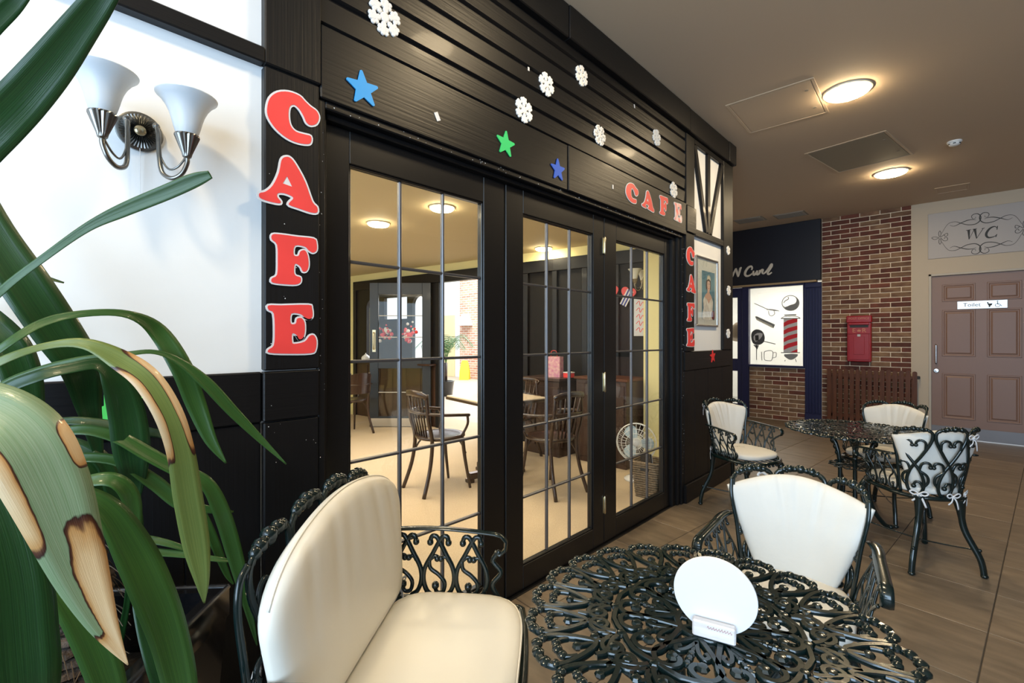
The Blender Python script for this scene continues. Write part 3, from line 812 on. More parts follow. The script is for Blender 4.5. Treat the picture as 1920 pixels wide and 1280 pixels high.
# ---- round filigree table
def curve_xy(mb, pts, r, z, flat=.75, k=4, M=None, n=6):
    mb.sweep(smooth_pts([(x,y,z) for x,y in pts],k), r, n, flat, (0,0,1), M, prof=FLATBAR)
def spiral(cx,cy,r0,r1,a0,turns,n=14):
    return [(cx+(r0+(r1-r0)*i/n)*math.cos(a0+turns*2*PI*i/n), cy+(r0+(r1-r0)*i/n)*math.sin(a0+turns*2*PI*i/n)) for i in range(n+1)]
def table_top_mb(RT,z,B=1.34):
    """all in a unit where the rim radius is RT; nested beaded petals, scroll pairs and hearts"""
    mb=MB(); zc=z-.006
    NP=22
    for i in range(NP):
        a=2*PI*i/NP
        M=Matrix.Rotation(a,4,'Z')
        W=RT*math.tan(PI/NP)*.98
        # petal loop: narrow at the inside, beaded round the outside
        loop=[(RT*.665,.0),(RT*.72,W*.34),(RT*.80,W*.62),(RT*.885,W*.80),(RT*.945,W*.74),(RT*.985,W*.38),(RT*.995,0)]
        loop=loop+[(x,-y) for x,y in loop[-2:0:-1]]
        mb.sweep(smooth_pts([(x,y,zc) for x,y in loop],2,True),.0052*B,6,.80,(0,0,1),M,True,prof=FLATBAR)
        for x,y,q in ((RT*.975,W*.50,.0095),(RT*.990,0,.0100),(RT*.975,-W*.50,.0095),(RT*.930,W*.74,.0075),(RT*.930,-W*.74,.0075)):
            mb.ball((x,y,zc+.001),(q*1.34,q*1.34,.0084),10,5,M)
        # inner bead row on a small arc
        mb.sweep(smooth_pts([(RT*.80,W*.50,zc),(RT*.865,W*.44,zc),(RT*.89,0,zc),(RT*.865,-W*.44,zc),(RT*.80,-W*.50,zc)],2),.0040*B,6,.80,(0,0,1),M,prof=FLATBAR)
        for x,y,q in ((RT*.875,W*.34,.0078),(RT*.885,-W*.02,.0082),(RT*.875,-W*.36,.0078)):
            mb.ball((x,y,zc+.001),(q*1.38,q*1.38,.0082),9,5,M)
        mb.ball((RT*.775,0,zc),(.0115,.0115,.0074),7,4,M)
        mb.sweep([(RT*.66,0,zc),(RT*.775,0,zc)],.0042*B,6,.80,(0,0,1),M,prof=FLATBAR)
        # link between neighbours
    NS=12
    for i in range(NS):
        M=Matrix.Rotation(2*PI*(i+.5)/NS,4,'Z')
        w=RT*.53*math.tan(PI/NS)
        for s in (-1,1):
            # big C scroll ending in a spiral eye
            pts=[(RT*.70,s*w*.98),(RT*.64,s*w*.90),(RT*.57,s*w*.30),(RT*.53,s*w*.12)]
            curve_xy(mb,pts,.0052*B,zc,.80,4,M)
            sp=spiral(RT*.585,s*w*.70,RT*.072,RT*.012,s*-.5*PI,s*1.35,18)
            mb.sweep([(x,y,zc) for x,y in sp],.0050*B,6,.80,(0,0,1),M,prof=FLATBAR)
            mb.ball((RT*.585,s*w*.70,zc+.001),(.013,.013,.0078),7,4,M)
            curve_xy(mb,[(RT*.655,s*w*.18),(RT*.62,s*w*.30),(RT*.60,s*w*.16),(RT*.56,s*w*.02)],.0042*B,zc,.80,3,M)
        mb.ball((RT*.655,0,zc),(.0115,.0115,.0074),7,4,M)
        mb.ball((RT*.50,0,zc),(.0125,.0125,.0074),7,4,M)
    mb.sweep(smooth_pts([(RT*.50*math.cos(2*PI*k/48)*(1+.018*math.cos(12*2*PI*k/48)),RT*.50*math.sin(2*PI*k/48)*(1+.018*math.cos(12*2*PI*k/48)),zc) for k in range(48)],1,True),.0052*B,6,.80,(0,0,1),None,True,prof=FLATBAR)
    NH=8
    for i in range(NH):
        M=Matrix.Rotation(2*PI*i/NH,4,'Z')
        w=RT*.40*math.tan(PI/NH)
        for s in (-1,1):
            heart=[(RT*.15,0),(RT*.24,s*w*.45),(RT*.36,s*w*.95),(RT*.445,s*w*.86),(RT*.465,s*w*.45),(RT*.43,s*w*.18),(RT*.385,s*w*.22),(RT*.375,s*w*.42)]
            curve_xy(mb,heart,.0055*B,zc,.80,4,M)
            mb.ball((RT*.378,s*w*.44,zc+.001),(.0135,.0135,.0078),7,4,M)
            curve_xy(mb,[(RT*.20,0),(RT*.28,s*w*.18),(RT*.315,s*w*.40),(RT*.285,s*w*.50),(RT*.265,s*w*.36)],.0045*B,zc,.80,4,M)
        for t in (.30,.345,.39): mb.ball((RT*t,0,zc),(.0092,.0092,.007),6,4,M)
        mb.sweep([(RT*.15,0,zc),(RT*.40,0,zc)],.0036*B,6,.80,(0,0,1),M,prof=FLATBAR)
    mb.sweep([(RT*.15*math.cos(2*PI*k/24),RT*.15*math.sin(2*PI*k/24),zc) for k in range(24)],.0060*B,6,.80,(0,0,1),None,True,prof=FLATBAR)
    mb.sweep([(RT*.085*math.cos(2*PI*k/20),RT*.085*math.sin(2*PI*k/20),zc) for k in range(20)],.0050*B,6,.80,(0,0,1),None,True,prof=FLATBAR)
    for i in range(8):
        a=2*PI*i/8; mb.sweep([(RT*.03*math.cos(a),RT*.03*math.sin(a),zc),(RT*.15*math.cos(a),RT*.15*math.sin(a),zc)],.0042*B,6,.80,(0,0,1),None,prof=FLATBAR)
    mb.lathe([(.014,zc-.006),(.014,zc+.003),(.009,zc+.006)],12)
    return mb
def garden_table(label,loc,RT,z,rz):
    t=thing('garden_table',label,'table',loc,rz,'round filigree garden tables')
    obj('tabletop',table_top_mb(RT,z),IRON,t,True,ang=38)
    rim=MB().sweep([(RT*.62*math.cos(2*PI*k/32),RT*.62*math.sin(2*PI*k/32),z-.018) for k in range(32)],.007,6,1,(0,0,1),None,True)
    for i in range(3):
        a=2*PI*i/3+.3
        rim.sweep([(0,0,z-.020),(RT*.62*math.cos(a),RT*.62*math.sin(a),z-.018)],.008,6,.8,(0,0,1))
    obj('under_frame',rim,IRON,t,True)
    for i in range(3):
        a=2*PI*i/3+.3; c,s=math.cos(a),math.sin(a)
        path=[(.155,z-.025),(.150,z-.06),(.118,z-.12),(.098,z-.20),(.090,z-.30),(.098,.22),(.135,.11),(.195,.03),(.232,.012)]
        pts=smooth_pts([(q*c,q*s,h) for q,h in path],4)
        N=len(pts); rr=[.020-.007*min(1,i_/(N*.45)) if i_<N*.45 else .013+.003*((i_-N*.45)/(N*.55)) for i_ in range(N)]
        leg=MB().sweep(pts,rr,8,1,(-s,c,0))
        for h,q,b in ((z-.06,.155,.024),(z-.10,.135,.020),(z-.14,.118,.018),(z-.18,.108,.016)): leg.ball((q*c,q*s,h),(b,b,b*1.2),8,5)
        leg.ball((.235*c,.235*s,.014),(.022,.022,.014),10,5)
        leg.sweep(smooth_pts([(.15*c,.15*s,z-.05),(.22*c,.22*s,z-.06),(.235*c,.235*s,z-.035),(.215*c,.215*s,z-.028)],4),.007,6)
        obj('leg',leg,IRON,t,True)
    sh=MB(); zs_=z-.245
    for k in range(12):
        M=Matrix.Rotation(2*PI*k/12,4,'Z')
        lp=[(.035,0),(.08,.020),(.125,.026),(.145,.010),(.148,0)]; lp=lp+[(x,-y) for x,y in lp[-2:0:-1]]
        sh.sweep(smooth_pts([(x,y,zs_) for x,y in lp],2,True),.0045,6,.9,(0,0,1),M,True)
        sh.ball((.142,0,zs_),(.008,.008,.006),6,4,M); sh.ball((.10,0,zs_),(.008,.008,.006),6,4,M)
    sh.lathe([(.04,zs_-.006),(.04,zs_+.004),(.03,zs_+.007)],16)
    obj('lower_shelf',sh,IRON,t,True)
    return t
garden_table('round green filigree table in front, white disc sign standing on it',(-.398,1.020,0),.385,.672,.15)
garden_table('round green filigree table at the back between three cushioned armchairs',(-.515,3.900,0),.405,.672,.4)

# ---- disc sign in a wooden block
sx=Vector((.962,.271,0)); sy=Vector((-.271,.962,0))
sg=thing('table_sign','blank white disc sign in a whitewashed wooden block on the front table','sign')
sg.matrix_local=frame((-.366,.985,.6735),sx,sy,(0,0,1))
WW=mat('whitewashed_wood',(.72,.68,.66),.6,scale=12,stretch=(1,8,8),col2=(.58,.52,.50))
bk=MB().rbox(-.041,.041,-.021,-.003,0,.034,.003).rbox(-.041,.041,.004,.021,0,.034,.003).box(-.041,.041,-.004,.005,0,.012)
obj('block',bk,WW,sg)
M=frame((0,.0005,.083),(1,0,0),(0,-.05,1),(0,-1,-.05))
obj('disc',MB().lathe([(.0800,-.0022),(.0808,-.0012),(.0808,.0012),(.0800,.0022)],56,M),M_['whitecard'],sg,True,ang=40)
sq=MB()
x=-.012
for k in range(9):
    sq.sweep(smooth_pts([(x,-.0215,.0245),(x+.002,-.0215,.0245+rnd.uniform(.002,.004)),(x+.003,-.0215,.0225),(x+.005,-.0215,.0245)],3),.0004,4); x+=.0052
obj('tiny_script',sq,mat('faded_red_ink',(.35,.10,.08),.6),sg)

# ---- armchairs: plan curve, then motifs bent onto it
def surf_tub(RR, fwd, flare):
    """returns f(s,h) for a tub: s = length along the plan curve (0 at the back centre), h = height fraction"""
    L=RR*PI/2
    def f(s,h,off=0.0):
        sg_=1 if s>=0 else -1; q=abs(s)
        if q<=L:
            a=q/RR; n=Vector((sg_*math.sin(a),-math.cos(a),0)); p=n*RR
        else:
            e=q-L; n=Vector((sg_,0,0)); p=Vector((sg_*(RR+.10*e),e,0)); n=(n+Vector((0,-.1,0))).normalized()
        k=max(0,math.cos(min(q/RR,PI/2)))
        p=p+n*(flare*h*(.80+.20*k)+off)
        return p,n
    return f,L
def bend(mb, f, pts, r, zf, k=4, flat=.8, n=6, off=0.0):
    """pts (s,t) -> swept bar; zf(s,t)->z"""
    sm=smooth_pts([(s,t,0) for s,t in pts],k)
    P=[];U=[]
    for q in sm:
        z=zf(q.x,q.y); p,nn=f(q.x,q.y,off); P.append((p.x,p.y,z)); U.append(nn)
    mb.sweep(P,r,n,flat,U)
def bead(mb,f,s,t,r,zf,off=0.0):
    p,nn=f(s,t,off); mb.ball((p.x,p.y,zf(s,t)),r,8,5)
def back_motif(mb,f,zf,c,w,r,last=False,tip=True):
    for sd in (-1,1):
        bend(mb,f,[(c+sd*.22*w,.985),(c+sd*.36*w,.99),(c+sd*.46*w,.93),(c+sd*.42*w,.80),(c+sd*.22*w,.62),(c,.47),(c-sd*.14*w,.37),(c-sd*.25*w,.24),(c-sd*.27*w,.12),(c-sd*.17*w,.02),(c-sd*.04*w,.0)],r,zf,4)
        # small heart in the upper lobe
        bend(mb,f,[(c+sd*.30*w,.69),(c+sd*.30*w,.80),(c+sd*.19*w,.84),(c+sd*.08*w,.82),(c+sd*.045*w,.765)],r*.8,zf,4)
        bead(mb,f,c+sd*.05*w,.765,r*1.25,zf)
        # double curl between the panels at mid height
        bend(mb,f,[(c+sd*.13*w,.37),(c+sd*.20*w,.47),(c+sd*.32*w,.50),(c+sd*.43*w,.485),(c+sd*.455*w,.43)],r*.85,zf,4)
        bead(mb,f,c+sd*.455*w,.43,r*1.3,zf)
        # lower heart sides and J curl
        bend(mb,f,[(c+sd*.13*w,.37),(c+sd*.36*w,.30),(c+sd*.40*w,.20),(c+sd*.26*w,.12)],r*.85,zf,4)
    bend(mb,f,[(c+.25*w,.10),(c+.16*w,.185),(c+.02*w,.19),(c-.05*w,.13)],r*.85,zf,4)
    bead(mb,f,c-.05*w,.125,r*1.5,zf)
def crest(mb,f,zf,c,w,r):
    n=7
    for k in range(n):
        s=c+w*(-.30+.60*k/(n-1)); big=2.0 if k==3 else (1.75 if k in(1,5) else 1.35)
        bead(mb,f,s,1.0+.012*math.sin(PI*k/(n-1))+.004*(k%2),r*big,zf)
    bend(mb,f,[(c-.40*w,.965),(c-.30*w,1.0),(c-.12*w,1.0),(c,1.015),(c+.12*w,1.0),(c+.30*w,1.0),(c+.40*w,.965)],r*.95,zf,3)
def arm_motif(mb,f,zf,c,w,r):
    for sd in (-1,1):
        bend(mb,f,[(c-sd*.28*w,.86),(c-sd*.24*w,.95),(c-sd*.12*w,.96),(c-sd*.02*w,.90),(c+sd*.20*w,.68),(c+sd*.42*w,.46),(c+sd*.47*w,.26),(c+sd*.36*w,.08),(c+sd*.16*w,.0)],r,zf,4)
        bead(mb,f,c-sd*.28*w,.86,r*1.4,zf)
    bend(mb,f,[(c+.30*w,.56),(c+.20*w,.63),(c+.02*w,.60),(c-.12*w,.64),(c-.30*w,.57)],r*.8,zf,4)
    bead(mb,f,c+.06*w,.60,r*1.3,zf); bead(mb,f,c-.06*w,.60,r*1.3,zf)
    bend(mb,f,[(c-.30*w,.57),(c-.26*w,.44),(c+.0*w,.34),(c+.18*w,.22),(c+.14*w,.08),(c-.04*w,.06),(c-.12*w,.16)],r*.85,zf,4)
    bead(mb,f,c-.10*w,.17,r*1.6,zf)
def pad(f, nx=14, ny=10, nv=None):
    """closed cushion; f(u,v) -> (position, normal, half thickness) with u,v in [-1,1]"""
    vs=[];fs=[]
    for side in (1,-1):
        for j in range(ny+1):
            for i in range(nx+1):
                u=-1+2*i/nx; v=-1+2*j/ny
                p,n,h=f(u,v,side)
                vs.append(p+n*(h*side))
    W=nx+1; O=W*(ny+1)
    for j in range(ny):
        for i in range(nx):
            a=j*W+i
            fs.append((a,a+1,a+W+1,a+W)); fs.append((O+a,O+a+W,O+a+W+1,O+a+1))
    ring=[i for i in range(W)]+[j*W+nx for j in range(1,ny+1)]+[ny*W+i for i in range(nx-1,-1,-1)]+[j*W for j in range(ny-1,0,-1)]
    for k in range(len(ring)):
        a,b=ring[k],ring[(k+1)%len(ring)]
        fs.append((b,a,O+a,O+b))
    mb=MB(); mb.add(vs,fs); return mb
def edge_th(u,v,th,e=.018,pu=4,pv=4):
    return e*.35+(th-e*.35)*math.sqrt(max(0,(1-abs(u)**pu)*(1-abs(v)**pv)))
def seat_pad(bound, z0, th, n=40, nr=7, wr=0.0):
    """cushion over a plan outline bound(a)->(x,y)"""
    vs=[];fs=[]
    for side in (1,-1):
        for k in range(nr+1):
            q=math.sin(PI/2*k/nr)
            for j in range(n):
                x,y=bound(2*PI*j/n)
                h=th*(.32+.68*math.sqrt(max(0,1-q**5)))
                z=z0+(h if side>0 else -h*.75)+(wr*math.sin(9*x/.2+3*y/.2)*math.sin(7*y/.2)*(1-q*q) if side>0 else 0)
                vs.append((x*q if k else 0,y*q if k else 0,z))
    O=(nr+1)*n
    for k in range(nr):
        for j in range(n):
            m=(j+1)%n
            a,b,c,d=k*n+j,k*n+m,(k+1)*n+m,(k+1)*n+j
            if k==0:
                fs.append((a,d,c)); fs.append((O+a,O+c,O+d))
            else:
                fs.append((a,d,c,b)); fs.append((O+a,O+b,O+c,O+d))
    for j in range(n):
        m=(j+1)%n; a,b=nr*n+j,nr*n+m
        fs.append((a,O+a,O+b,b))
    mb=MB(); mb.add(vs,fs); return mb
def bow(mb,c,n,s=1.0):
    """ribbon bow at c, facing n"""
    n=Vector(n).normalized(); x=Vector((0,0,1)).cross(n).normalized(); z=Vector((0,0,1))
    def q(a,b,d=0): return Vector(c)+x*(a*s)+z*(b*s)+n*(d*s)
    for sd in (-1,1):
        mb.sweep(smooth_pts([q(0,0,.004),q(sd*.020,.014,.010),q(sd*.034,.006,.008),q(sd*.020,-.006,.006),q(0,0,.004)],4),.0042*s,5,.25,n)
        mb.sweep(smooth_pts([q(0,0,.004),q(sd*.012,-.022,.010),q(sd*.026,-.050-.012*sd,.006)],4),.0048*s,5,.22,n)
    mb.ball(q(0,0,.006),.006*s,7,5)

SEATZ=.412
def armchair(label):
    ch=thing('garden_armchair',label,'chair',(0,0,0),0,'cushioned cast iron armchairs')
    RR=.172
    f,L=surf_tub(RR,.13,.068)
    zb=lambda s,t: .425+(t)*(.352+.024*math.cos(min(abs(s)/.22,1)*PI/2))
    # back: three panels
    bm=MB(); wB=.126
    for k in (-1,0,1):
        back_motif(bm,f,zb,k*wB,wB,.0086); crest(bm,f,zb,k*wB,wB,.0082)
    for sd in (-1,1):
        bend(bm,f,[(sd*.186,.97),(sd*.198,.80),(sd*.192,.55),(sd*.194,.28),(sd*.192,0)],.0085,zb,5)
    obj('back_frame',bm,IRON,ch,True)
    # arms
    sF=L+.150
    za=lambda s,t: .425+t*(.212-.020*max(0,(abs(s)-.21)/(sF-.21)))
    for sd in (-1,1):
        am=MB(); wA=.071
        for k in range(3): arm_motif(am,f,za,sd*(.234+wA*k),wA*sd,.0052)
        # broad flat top rail rolling over at the front
        P=[];U=[]
        for q in range(25):
            t=q/24; s=sd*(.192+(sF-.192)*t); p,nn=f(s,1.0,.002)
            P.append((p.x,p.y,za(s,1.0)+.004)); U.append(Vector((0,0,1)))
        p,nn=f(sd*sF,1.0,.002); e=Vector((sd*.1,1,0)).normalized(); z1=za(sF,1)+.004
        for dy,dz,u in ((.018,-.004,(0,.3,1)),(.030,-.016,(0,1,.6)),(.033,-.034,(0,1,0)),(.024,-.050,(0,1,-.7)),(.008,-.056,(0,.2,-1))):
            P.append((p.x+e.x*dy,p.y+e.y*dy,z1+dz)); U.append(Vector(u))
        am.sweep(P,[.0175]*len(P),8,.34,U)
        # front scroll of the arm
        bend(am,f,[(sd*(sF+.012),.72),(sd*(sF-.012),.62),(sd*(sF-.035),.42),(sd*(sF+.005),.22),(sd*(sF-.02),.0)],.0065,za,5)
        obj('arm',am,IRON,ch,True)
    # seat frame: flattened ring with a pierced centre
    def bound(a,k=1.0):
        c,s=math.cos(a),math.sin(a)
        ax=.182+.030*max(0,s); ay=.268 if s>0 else .176
        e=3.0 if s>0 else 2.2
        q=(abs(c/ax)**e+abs(s/ay)**e)**(-1/e)
        return (q*c*k,q*s*k)
    sf=MB()
    ring=[(*bound(2*PI*j/40),SEATZ) for j in range(40)]
    sf.sweep(ring,.013,8,.9,(0,0,1),None,True)
    for k in range(-3,4):
        x=k*.046; sf.sweep([(x,-.165*math.sqrt(max(.05,1-(x/.185)**2)),SEATZ),(x,.235,SEATZ)],.006,6,.7,(0,0,1))
    for k in range(14):     # pierced apron drops under the front rail
        a=.20*PI+.60*PI*k/13; x,y=bound(a); sf.ball((x,y,SEATZ-.018),(.011,.011,.010),7,4)
    obj('seat_frame',sf,IRON,ch,True)
    for sx_,top,foot in ((-1,(-.098,-.140),(-.182,-.195)),(1,(.098,-.140),(.182,-.195))):
        pts=smooth_pts([(top[0],top[1],SEATZ+.006),(top[0]+sx_*.006,top[1]-.004,.36),(top[0]+sx_*.022,top[1]-.010,.24),(foot[0]-sx_*.014,foot[1]+.008,.10),(foot[0],foot[1],.008)],6)
        N=len(pts); rr=[.040-.022*min(1,i/(N*.35)) if i<N*.35 else .018-.002*(i/N) for i in range(N)]
        lg=MB().sweep(pts,rr,10,.75,(0,1,0)); lg.ball((foot[0],foot[1],.012),(.018,.018,.012),9,5)
        obj('leg',lg,IRON,ch,True)
    for sx_ in (-1,1):
        pts=smooth_pts([(sx_*.150,.195,SEATZ+.004),(sx_*.180,.205,.38),(sx_*.182,.218,.31),(sx_*.168,.200,.20),(sx_*.176,.205,.09),(sx_*.190,.225,.010)],6)
        N=len(pts); rr=[.024-.011*min(1,i/(N*.45)) if i<N*.45 else .013 for i in range(N)]
        lg=MB().sweep(pts,rr,10,.9,(0,1,0)); lg.ball((sx_*.192,.228,.013),(.018,.018,.012),9,5)
        lg.ball((sx_*.178,.215,.36),(.026,.022,.032),10,6)
        obj('leg',lg,IRON,ch,True)
    st=MB()
    for a,b in (((-.168,-.188),(.172,.205)),((.168,-.188),(-.172,.205))):
        st.sweep(smooth_pts([(a[0],a[1],.145),(a[0]*.4,a[1]*.4,.128),(0,-.01,.124),(b[0]*.4,b[1]*.4,.128),(b[0],b[1],.145)],4),.0042,6)
    st.ball((-.166,-.186,.145),.010,7,5); st.ball((.166,-.186,.145),.010,7,5)
    obj('stretcher',st,IRON,ch,True)
    # cushions
    obj('seat_cushion',seat_pad(lambda a: bound(a,.93),SEATZ+.034,.031,44,7,.0014),M_['cloth'],ch,True)
    def bp(u,v,side):
        t=(v+1)/2
        half=.108+.108*t**.8
        x=u*half
        top=.790-.042*u*u+.004*math.sin(4*u+1)
        z=.452+(top-.452)*t
        Rc=.27+.02*t
        y=-(math.sqrt(max(.004,Rc*Rc-x*x))-Rc)-.118-.074*t
        n=Vector((-x/Rc*.9,math.sqrt(max(.05,1-(x/Rc)**2)),.15)).normalized()
        fold=0.0
        for c0,sl,am_,wd in ((-.36,.10,-.0085,.035),(-.28,.08,.0050,.05),(.02,-.15,-.0060,.04),(.30,-.45,-.0085,.035),(.37,-.4,.0055,.05),(.62,-.5,-.0060,.04),(-.70,.3,-.0045,.05),(.12,-.2,.0040,.07)):
            d_=(u-c0-sl*(1-t)*.5)/(wd*(1+1.2*(1-t))); fold+=am_*math.exp(-d_*d_)*(t**2.2)*(1 if side>0 else .2)
        h=edge_th(u,v,.026,.016,5,5)+fold*(1-abs(u)**4)
        return Vector((x,y,z)),n,h
    obj('back_cushion',pad(bp,44,22),M_['cloth'],ch,True)
    for s,t in ((-.11,.02),(.03,.02),(.12,.03),(.07,.90)):
        p,nn=f(s,t,.012); ties=MB(); bow(ties,(p.x,p.y,zb(s,t)),nn,1.15)
        obj('cushion_tie',ties,M_['whitecard'],ch,True)
    return ch
def place(o,x,y,fx,fy):
    o.location=(x,y,0); o.rotation_euler=(0,0,math.atan2(-fx,fy))
chA=armchair('cast iron armchair tucked under the front table, bright white cushion facing the camera')
place(chA,-.400,1.735,.094,-.996)
for (x,y,fx,fy,lab) in ((-1.20,3.71,.93,-.367,'cast iron armchair against the cafe front beside the corner post'),
        (-.165,3.60,-.62,.785,'cast iron armchair seen from behind with white bows tied on its heart pattern back'),
        (-.395,4.37,-.40,-.917,'cast iron armchair behind the far table in front of the dark slatted screen')):
    o=copy_tree(chA); o['label']=lab; place(o,x,y,fx,fy)

# ---- two seat bench
ls=thing('garden_bench','small cast iron two seat bench with padded cream vinyl cushions','bench')
place(ls,-.963,.711,.78,.63)
HB=.42
arch=lambda x: .085*(1-min(1,(x/.40)**2))
fb=lambda s,h,off=0.0: (Vector((s,-.268-.030*h-off,0)),Vector((0,-1,.12)).normalized())
zbk=lambda s,t: .435+t*(.375+arch(s))
bm=MB(); n=4; wB=.150
for k in range(n):
    c=(k-1.5)*wB
    back_motif(bm,fb,zbk,c,wB,.0090); crest(bm,fb,zbk,c,wB,.0095)
    for q,rb in ((-.30,.016),(-.15,.013),(0,.019),(.15,.013),(.30,.016)): bead(bm,fb,c+q*wB,1.0,(rb,rb*.8,rb),zbk)
for sd in (-1,1): bend(bm,fb,[(sd*.295,.985),(sd*.320,.95),(sd*.330,.82),(sd*.322,.55),(sd*.315,.28),(sd*.31,0)],.009,zbk,5)
obj('back_frame',bm,IRON,ls,True)
for sd in (-1,1):
    fa=lambda s,h,off=0.0,sd=sd: (Vector((sd*(.345+.014*h+off),s,0)),Vector((sd,0,0)))
    zl=lambda s,t: .440+t*.200
    am=MB()
    for k in range(3): arm_motif(am,fa,zl,-.185+.110*k,.110,.0082)
    P=[];U=[]
    for q in range(16):
        y=-.285+.395*q/15; P.append((sd*.359,y,.646+.012*math.sin(PI*q/15))); U.append(Vector((0,0,1)))
    for dy,dz,u in ((.022,-.006,(0,.4,1)),(.038,-.024,(0,1,.5)),(.036,-.050,(0,1,-.2)),(.018,-.068,(0,.6,-1)),(.0,-.060,(0,-.2,-1))):
        P.append((sd*.359,.110+dy,.646+dz)); U.append(Vector(u))
    am.sweep(P,.0145,8,.42,U)
    bend(am,fa,[(.128,.76),(.105,.60),(.132,.42),(.105,.22),(.128,.0)],.0085,zl,5)
    obj('arm',am,IRON,ls,True)
sf=MB()
ring=smooth_pts([(-.35,-.27,SEATZ),(-.345,.14,SEATZ),(-.30,.205,SEATZ),(0,.225,SEATZ),(.30,.205,SEATZ),(.345,.14,SEATZ),(.35,-.27,SEATZ),(0,-.275,SEATZ)],5,True)
sf.sweep(ring,.014,8,.9,(0,0,1),None,True)
for k in range(-5,6): sf.sweep([(k*.06,-.27,SEATZ),(k*.06,.205,SEATZ)],.006,6,.7,(0,0,1))
obj('seat_frame',sf,IRON,ls,True)
for sx_ in (-1,1):
    for (ya,yb) in ((.15,.20),(-.24,-.30)):
        sy_=1 if ya>0 else -1
        pts=smooth_pts([(sx_*.30,ya,SEATZ),(sx_*.315,ya+sy_*.03,.37),(sx_*.315,ya+sy_*.035,.29),(sx_*.30,ya+sy_*.015,.18),(sx_*.31,ya+sy_*.02,.08),(sx_*.33,yb,.010)],6)
        N=len(pts); rr=[.026-.012*min(1,i/(N*.4)) if i<N*.4 else .014 for i in range(N)]
        lg=MB().sweep(pts,rr,10,.9,(0,1,0)); lg.ball((sx_*.332,yb,.013),(.019,.019,.012),9,5)
        obj('leg',lg,IRON,ls,True)
# cushions: seat with rounded ends and piped edge, arched back
def bseat(a):
    c,s=math.cos(a),math.sin(a)
    e=4.2
    q=(abs(c/.330)**e+abs(s/.215)**e)**(-1/e)
    return (q*c,q*s)
sc=seat_pad(bseat,SEATZ+.038,.030,64,8,0.0)
o=obj('seat_cushion',sc,M_['vinyl'],ls,True)
pp=[(*bseat(2*PI*j/64),SEATZ+.047) for j in range(64)]
obj('piping',MB().sweep(pp,.0034,6,1,(0,0,1),None,True),M_['vinyl'],o,True)
def bback(u,v,side):
    t=(v+1)/2
    w=(.305+.058*t**.8)*(1-.05*max(0,(t-.78)/.22)**2)
    x=u*w
    top=.822+.080*(1-abs(u)**2.0)-.040*abs(u)**9
    z=.474+(top-.474)*t
    y=-.200-.030*t-.016*(1-u*u)*t
    n=Vector((0,1,.20)).normalized()
    h=edge_th(u,v,.038,.022,6,6)
    wr=0
    for c0,sl,amp,wd in ((.30,.5,.006,.05),(.10,.3,.004,.07),(-.35,-.5,.006,.05),(-.62,-.7,.006,.04),(.62,.6,.006,.04),(-.1,-.2,.003,.06)):
        d=(u-c0-sl*(1-t)*.35)/wd; wr+=1.25*amp*math.exp(-d*d)*t**2*(1-t**8)
    return Vector((x,y,z)),n,h-(wr if side>0 else 0)
o=obj('back_cushion',pad(bback,44,22),M_['vinyl'],ls,True)
pp=[]
for k in range(61):
    u=-1+2*k/60; p,nn,h=bback(u,1,1); pp.append(p+nn*(h*.9))
obj('piping',MB().sweep(pp,.0032,6),M_['vinyl'],o,True)
for x,y,z_,n_ in ((-.335,-.215,.475,(.3,1,0)),(.335,-.215,.475,(-.3,1,0)),(.24,-.325,.56,(0,-1,0)),(.33,-.325,.50,(0,-1,0))):
    ties=MB(); bow(ties,(x,y,z_),n_,1.2); obj('cushion_tie',ties,M_['whitecard'],ls,True)
# ================================================================== CORRIDOR FITTINGS
GLOW=emit('lit_diffuser',(1.0,.78,.48),135.0)
RIM=mat('lamp_rim',(.70,.64,.52),.5)
def ceiling_lamp(label,x,y,z,r=.15,group='round corridor ceiling lamps',glow=GLOW,power=0,color=(1,.78,.50)):
    t=thing('ceiling_lamp',label,'ceiling lamp',(x,y,z),0,group)
    obj('rim',MB().lathe([(r,0),(r,-.008),(r*.92,-.013),(r*.86,-.012),(r*.86,-.006)],36,None,True,False),RIM,t,True,ang=40)
    obj('diffuser',MB().lathe([(r*.88,-.010),(r*.88,-.019),(r*.80,-.026),(r*.55,-.033),(r*.25,-.036),(.004,-.037)],36,None,False,True),glow,t,True)
    return t
for x,y,l in ((-.585,4.11,'lit round ceiling lamp beside the nearer ceiling hatch'),(-.53,6.45,'lit round ceiling lamp beside the farther ceiling hatch'),(-.62,1.76,'lit round ceiling lamp above the front table'),(-.66,-.60,'lit round ceiling lamp behind the photographer')):
    ceiling_lamp(l,x,y,CEIL,.15)
def hatch(lab,c,w,h,rz,dz,keys=True,mp=None):
    t=thing('ceiling_hatch',lab,'hatch',(c[0],c[1],CEIL),rz,'ceiling hatches')
    fr=MB()
    for a in ((-w/2,w/2,-h/2,-h/2+.02),(-w/2,w/2,h/2-.02,h/2),(-w/2,-w/2+.02,-h/2+.02,h/2-.02),(w/2-.02,w/2,-h/2+.02,h/2-.02)): fr.rbox(a[0],a[1],a[2],a[3],-.005,0,.0015)
    obj('frame',fr,M_['ceilpanel'],t)
    o=obj('panel',MB().rbox(-w/2+.026,w/2-.026,-h/2+.026,h/2-.026,dz,0,.001),mp or M_['ceilpanel'],t)
    if keys:
        kk=MB()
        for y in (-h*.25,h*.25): kk.lathe([(.012,dz-.002),(.012,dz+.004)],12,Matrix.Translation((w/2-.07,y,0)))
        obj('key_lock',kk,M_['ceilgrille'],t)
    return t
hatch('nearer square ceiling hatch left of the bright lamp',(-1.02,4.05),.58,.66,R(2),-.004)
hatch('farther square ceiling hatch, slightly darker panel',(-.70,5.59),.64,.86,R(-9),-.004,mp=mat('dull_hatch_paint',(.33,.28,.20),.75))
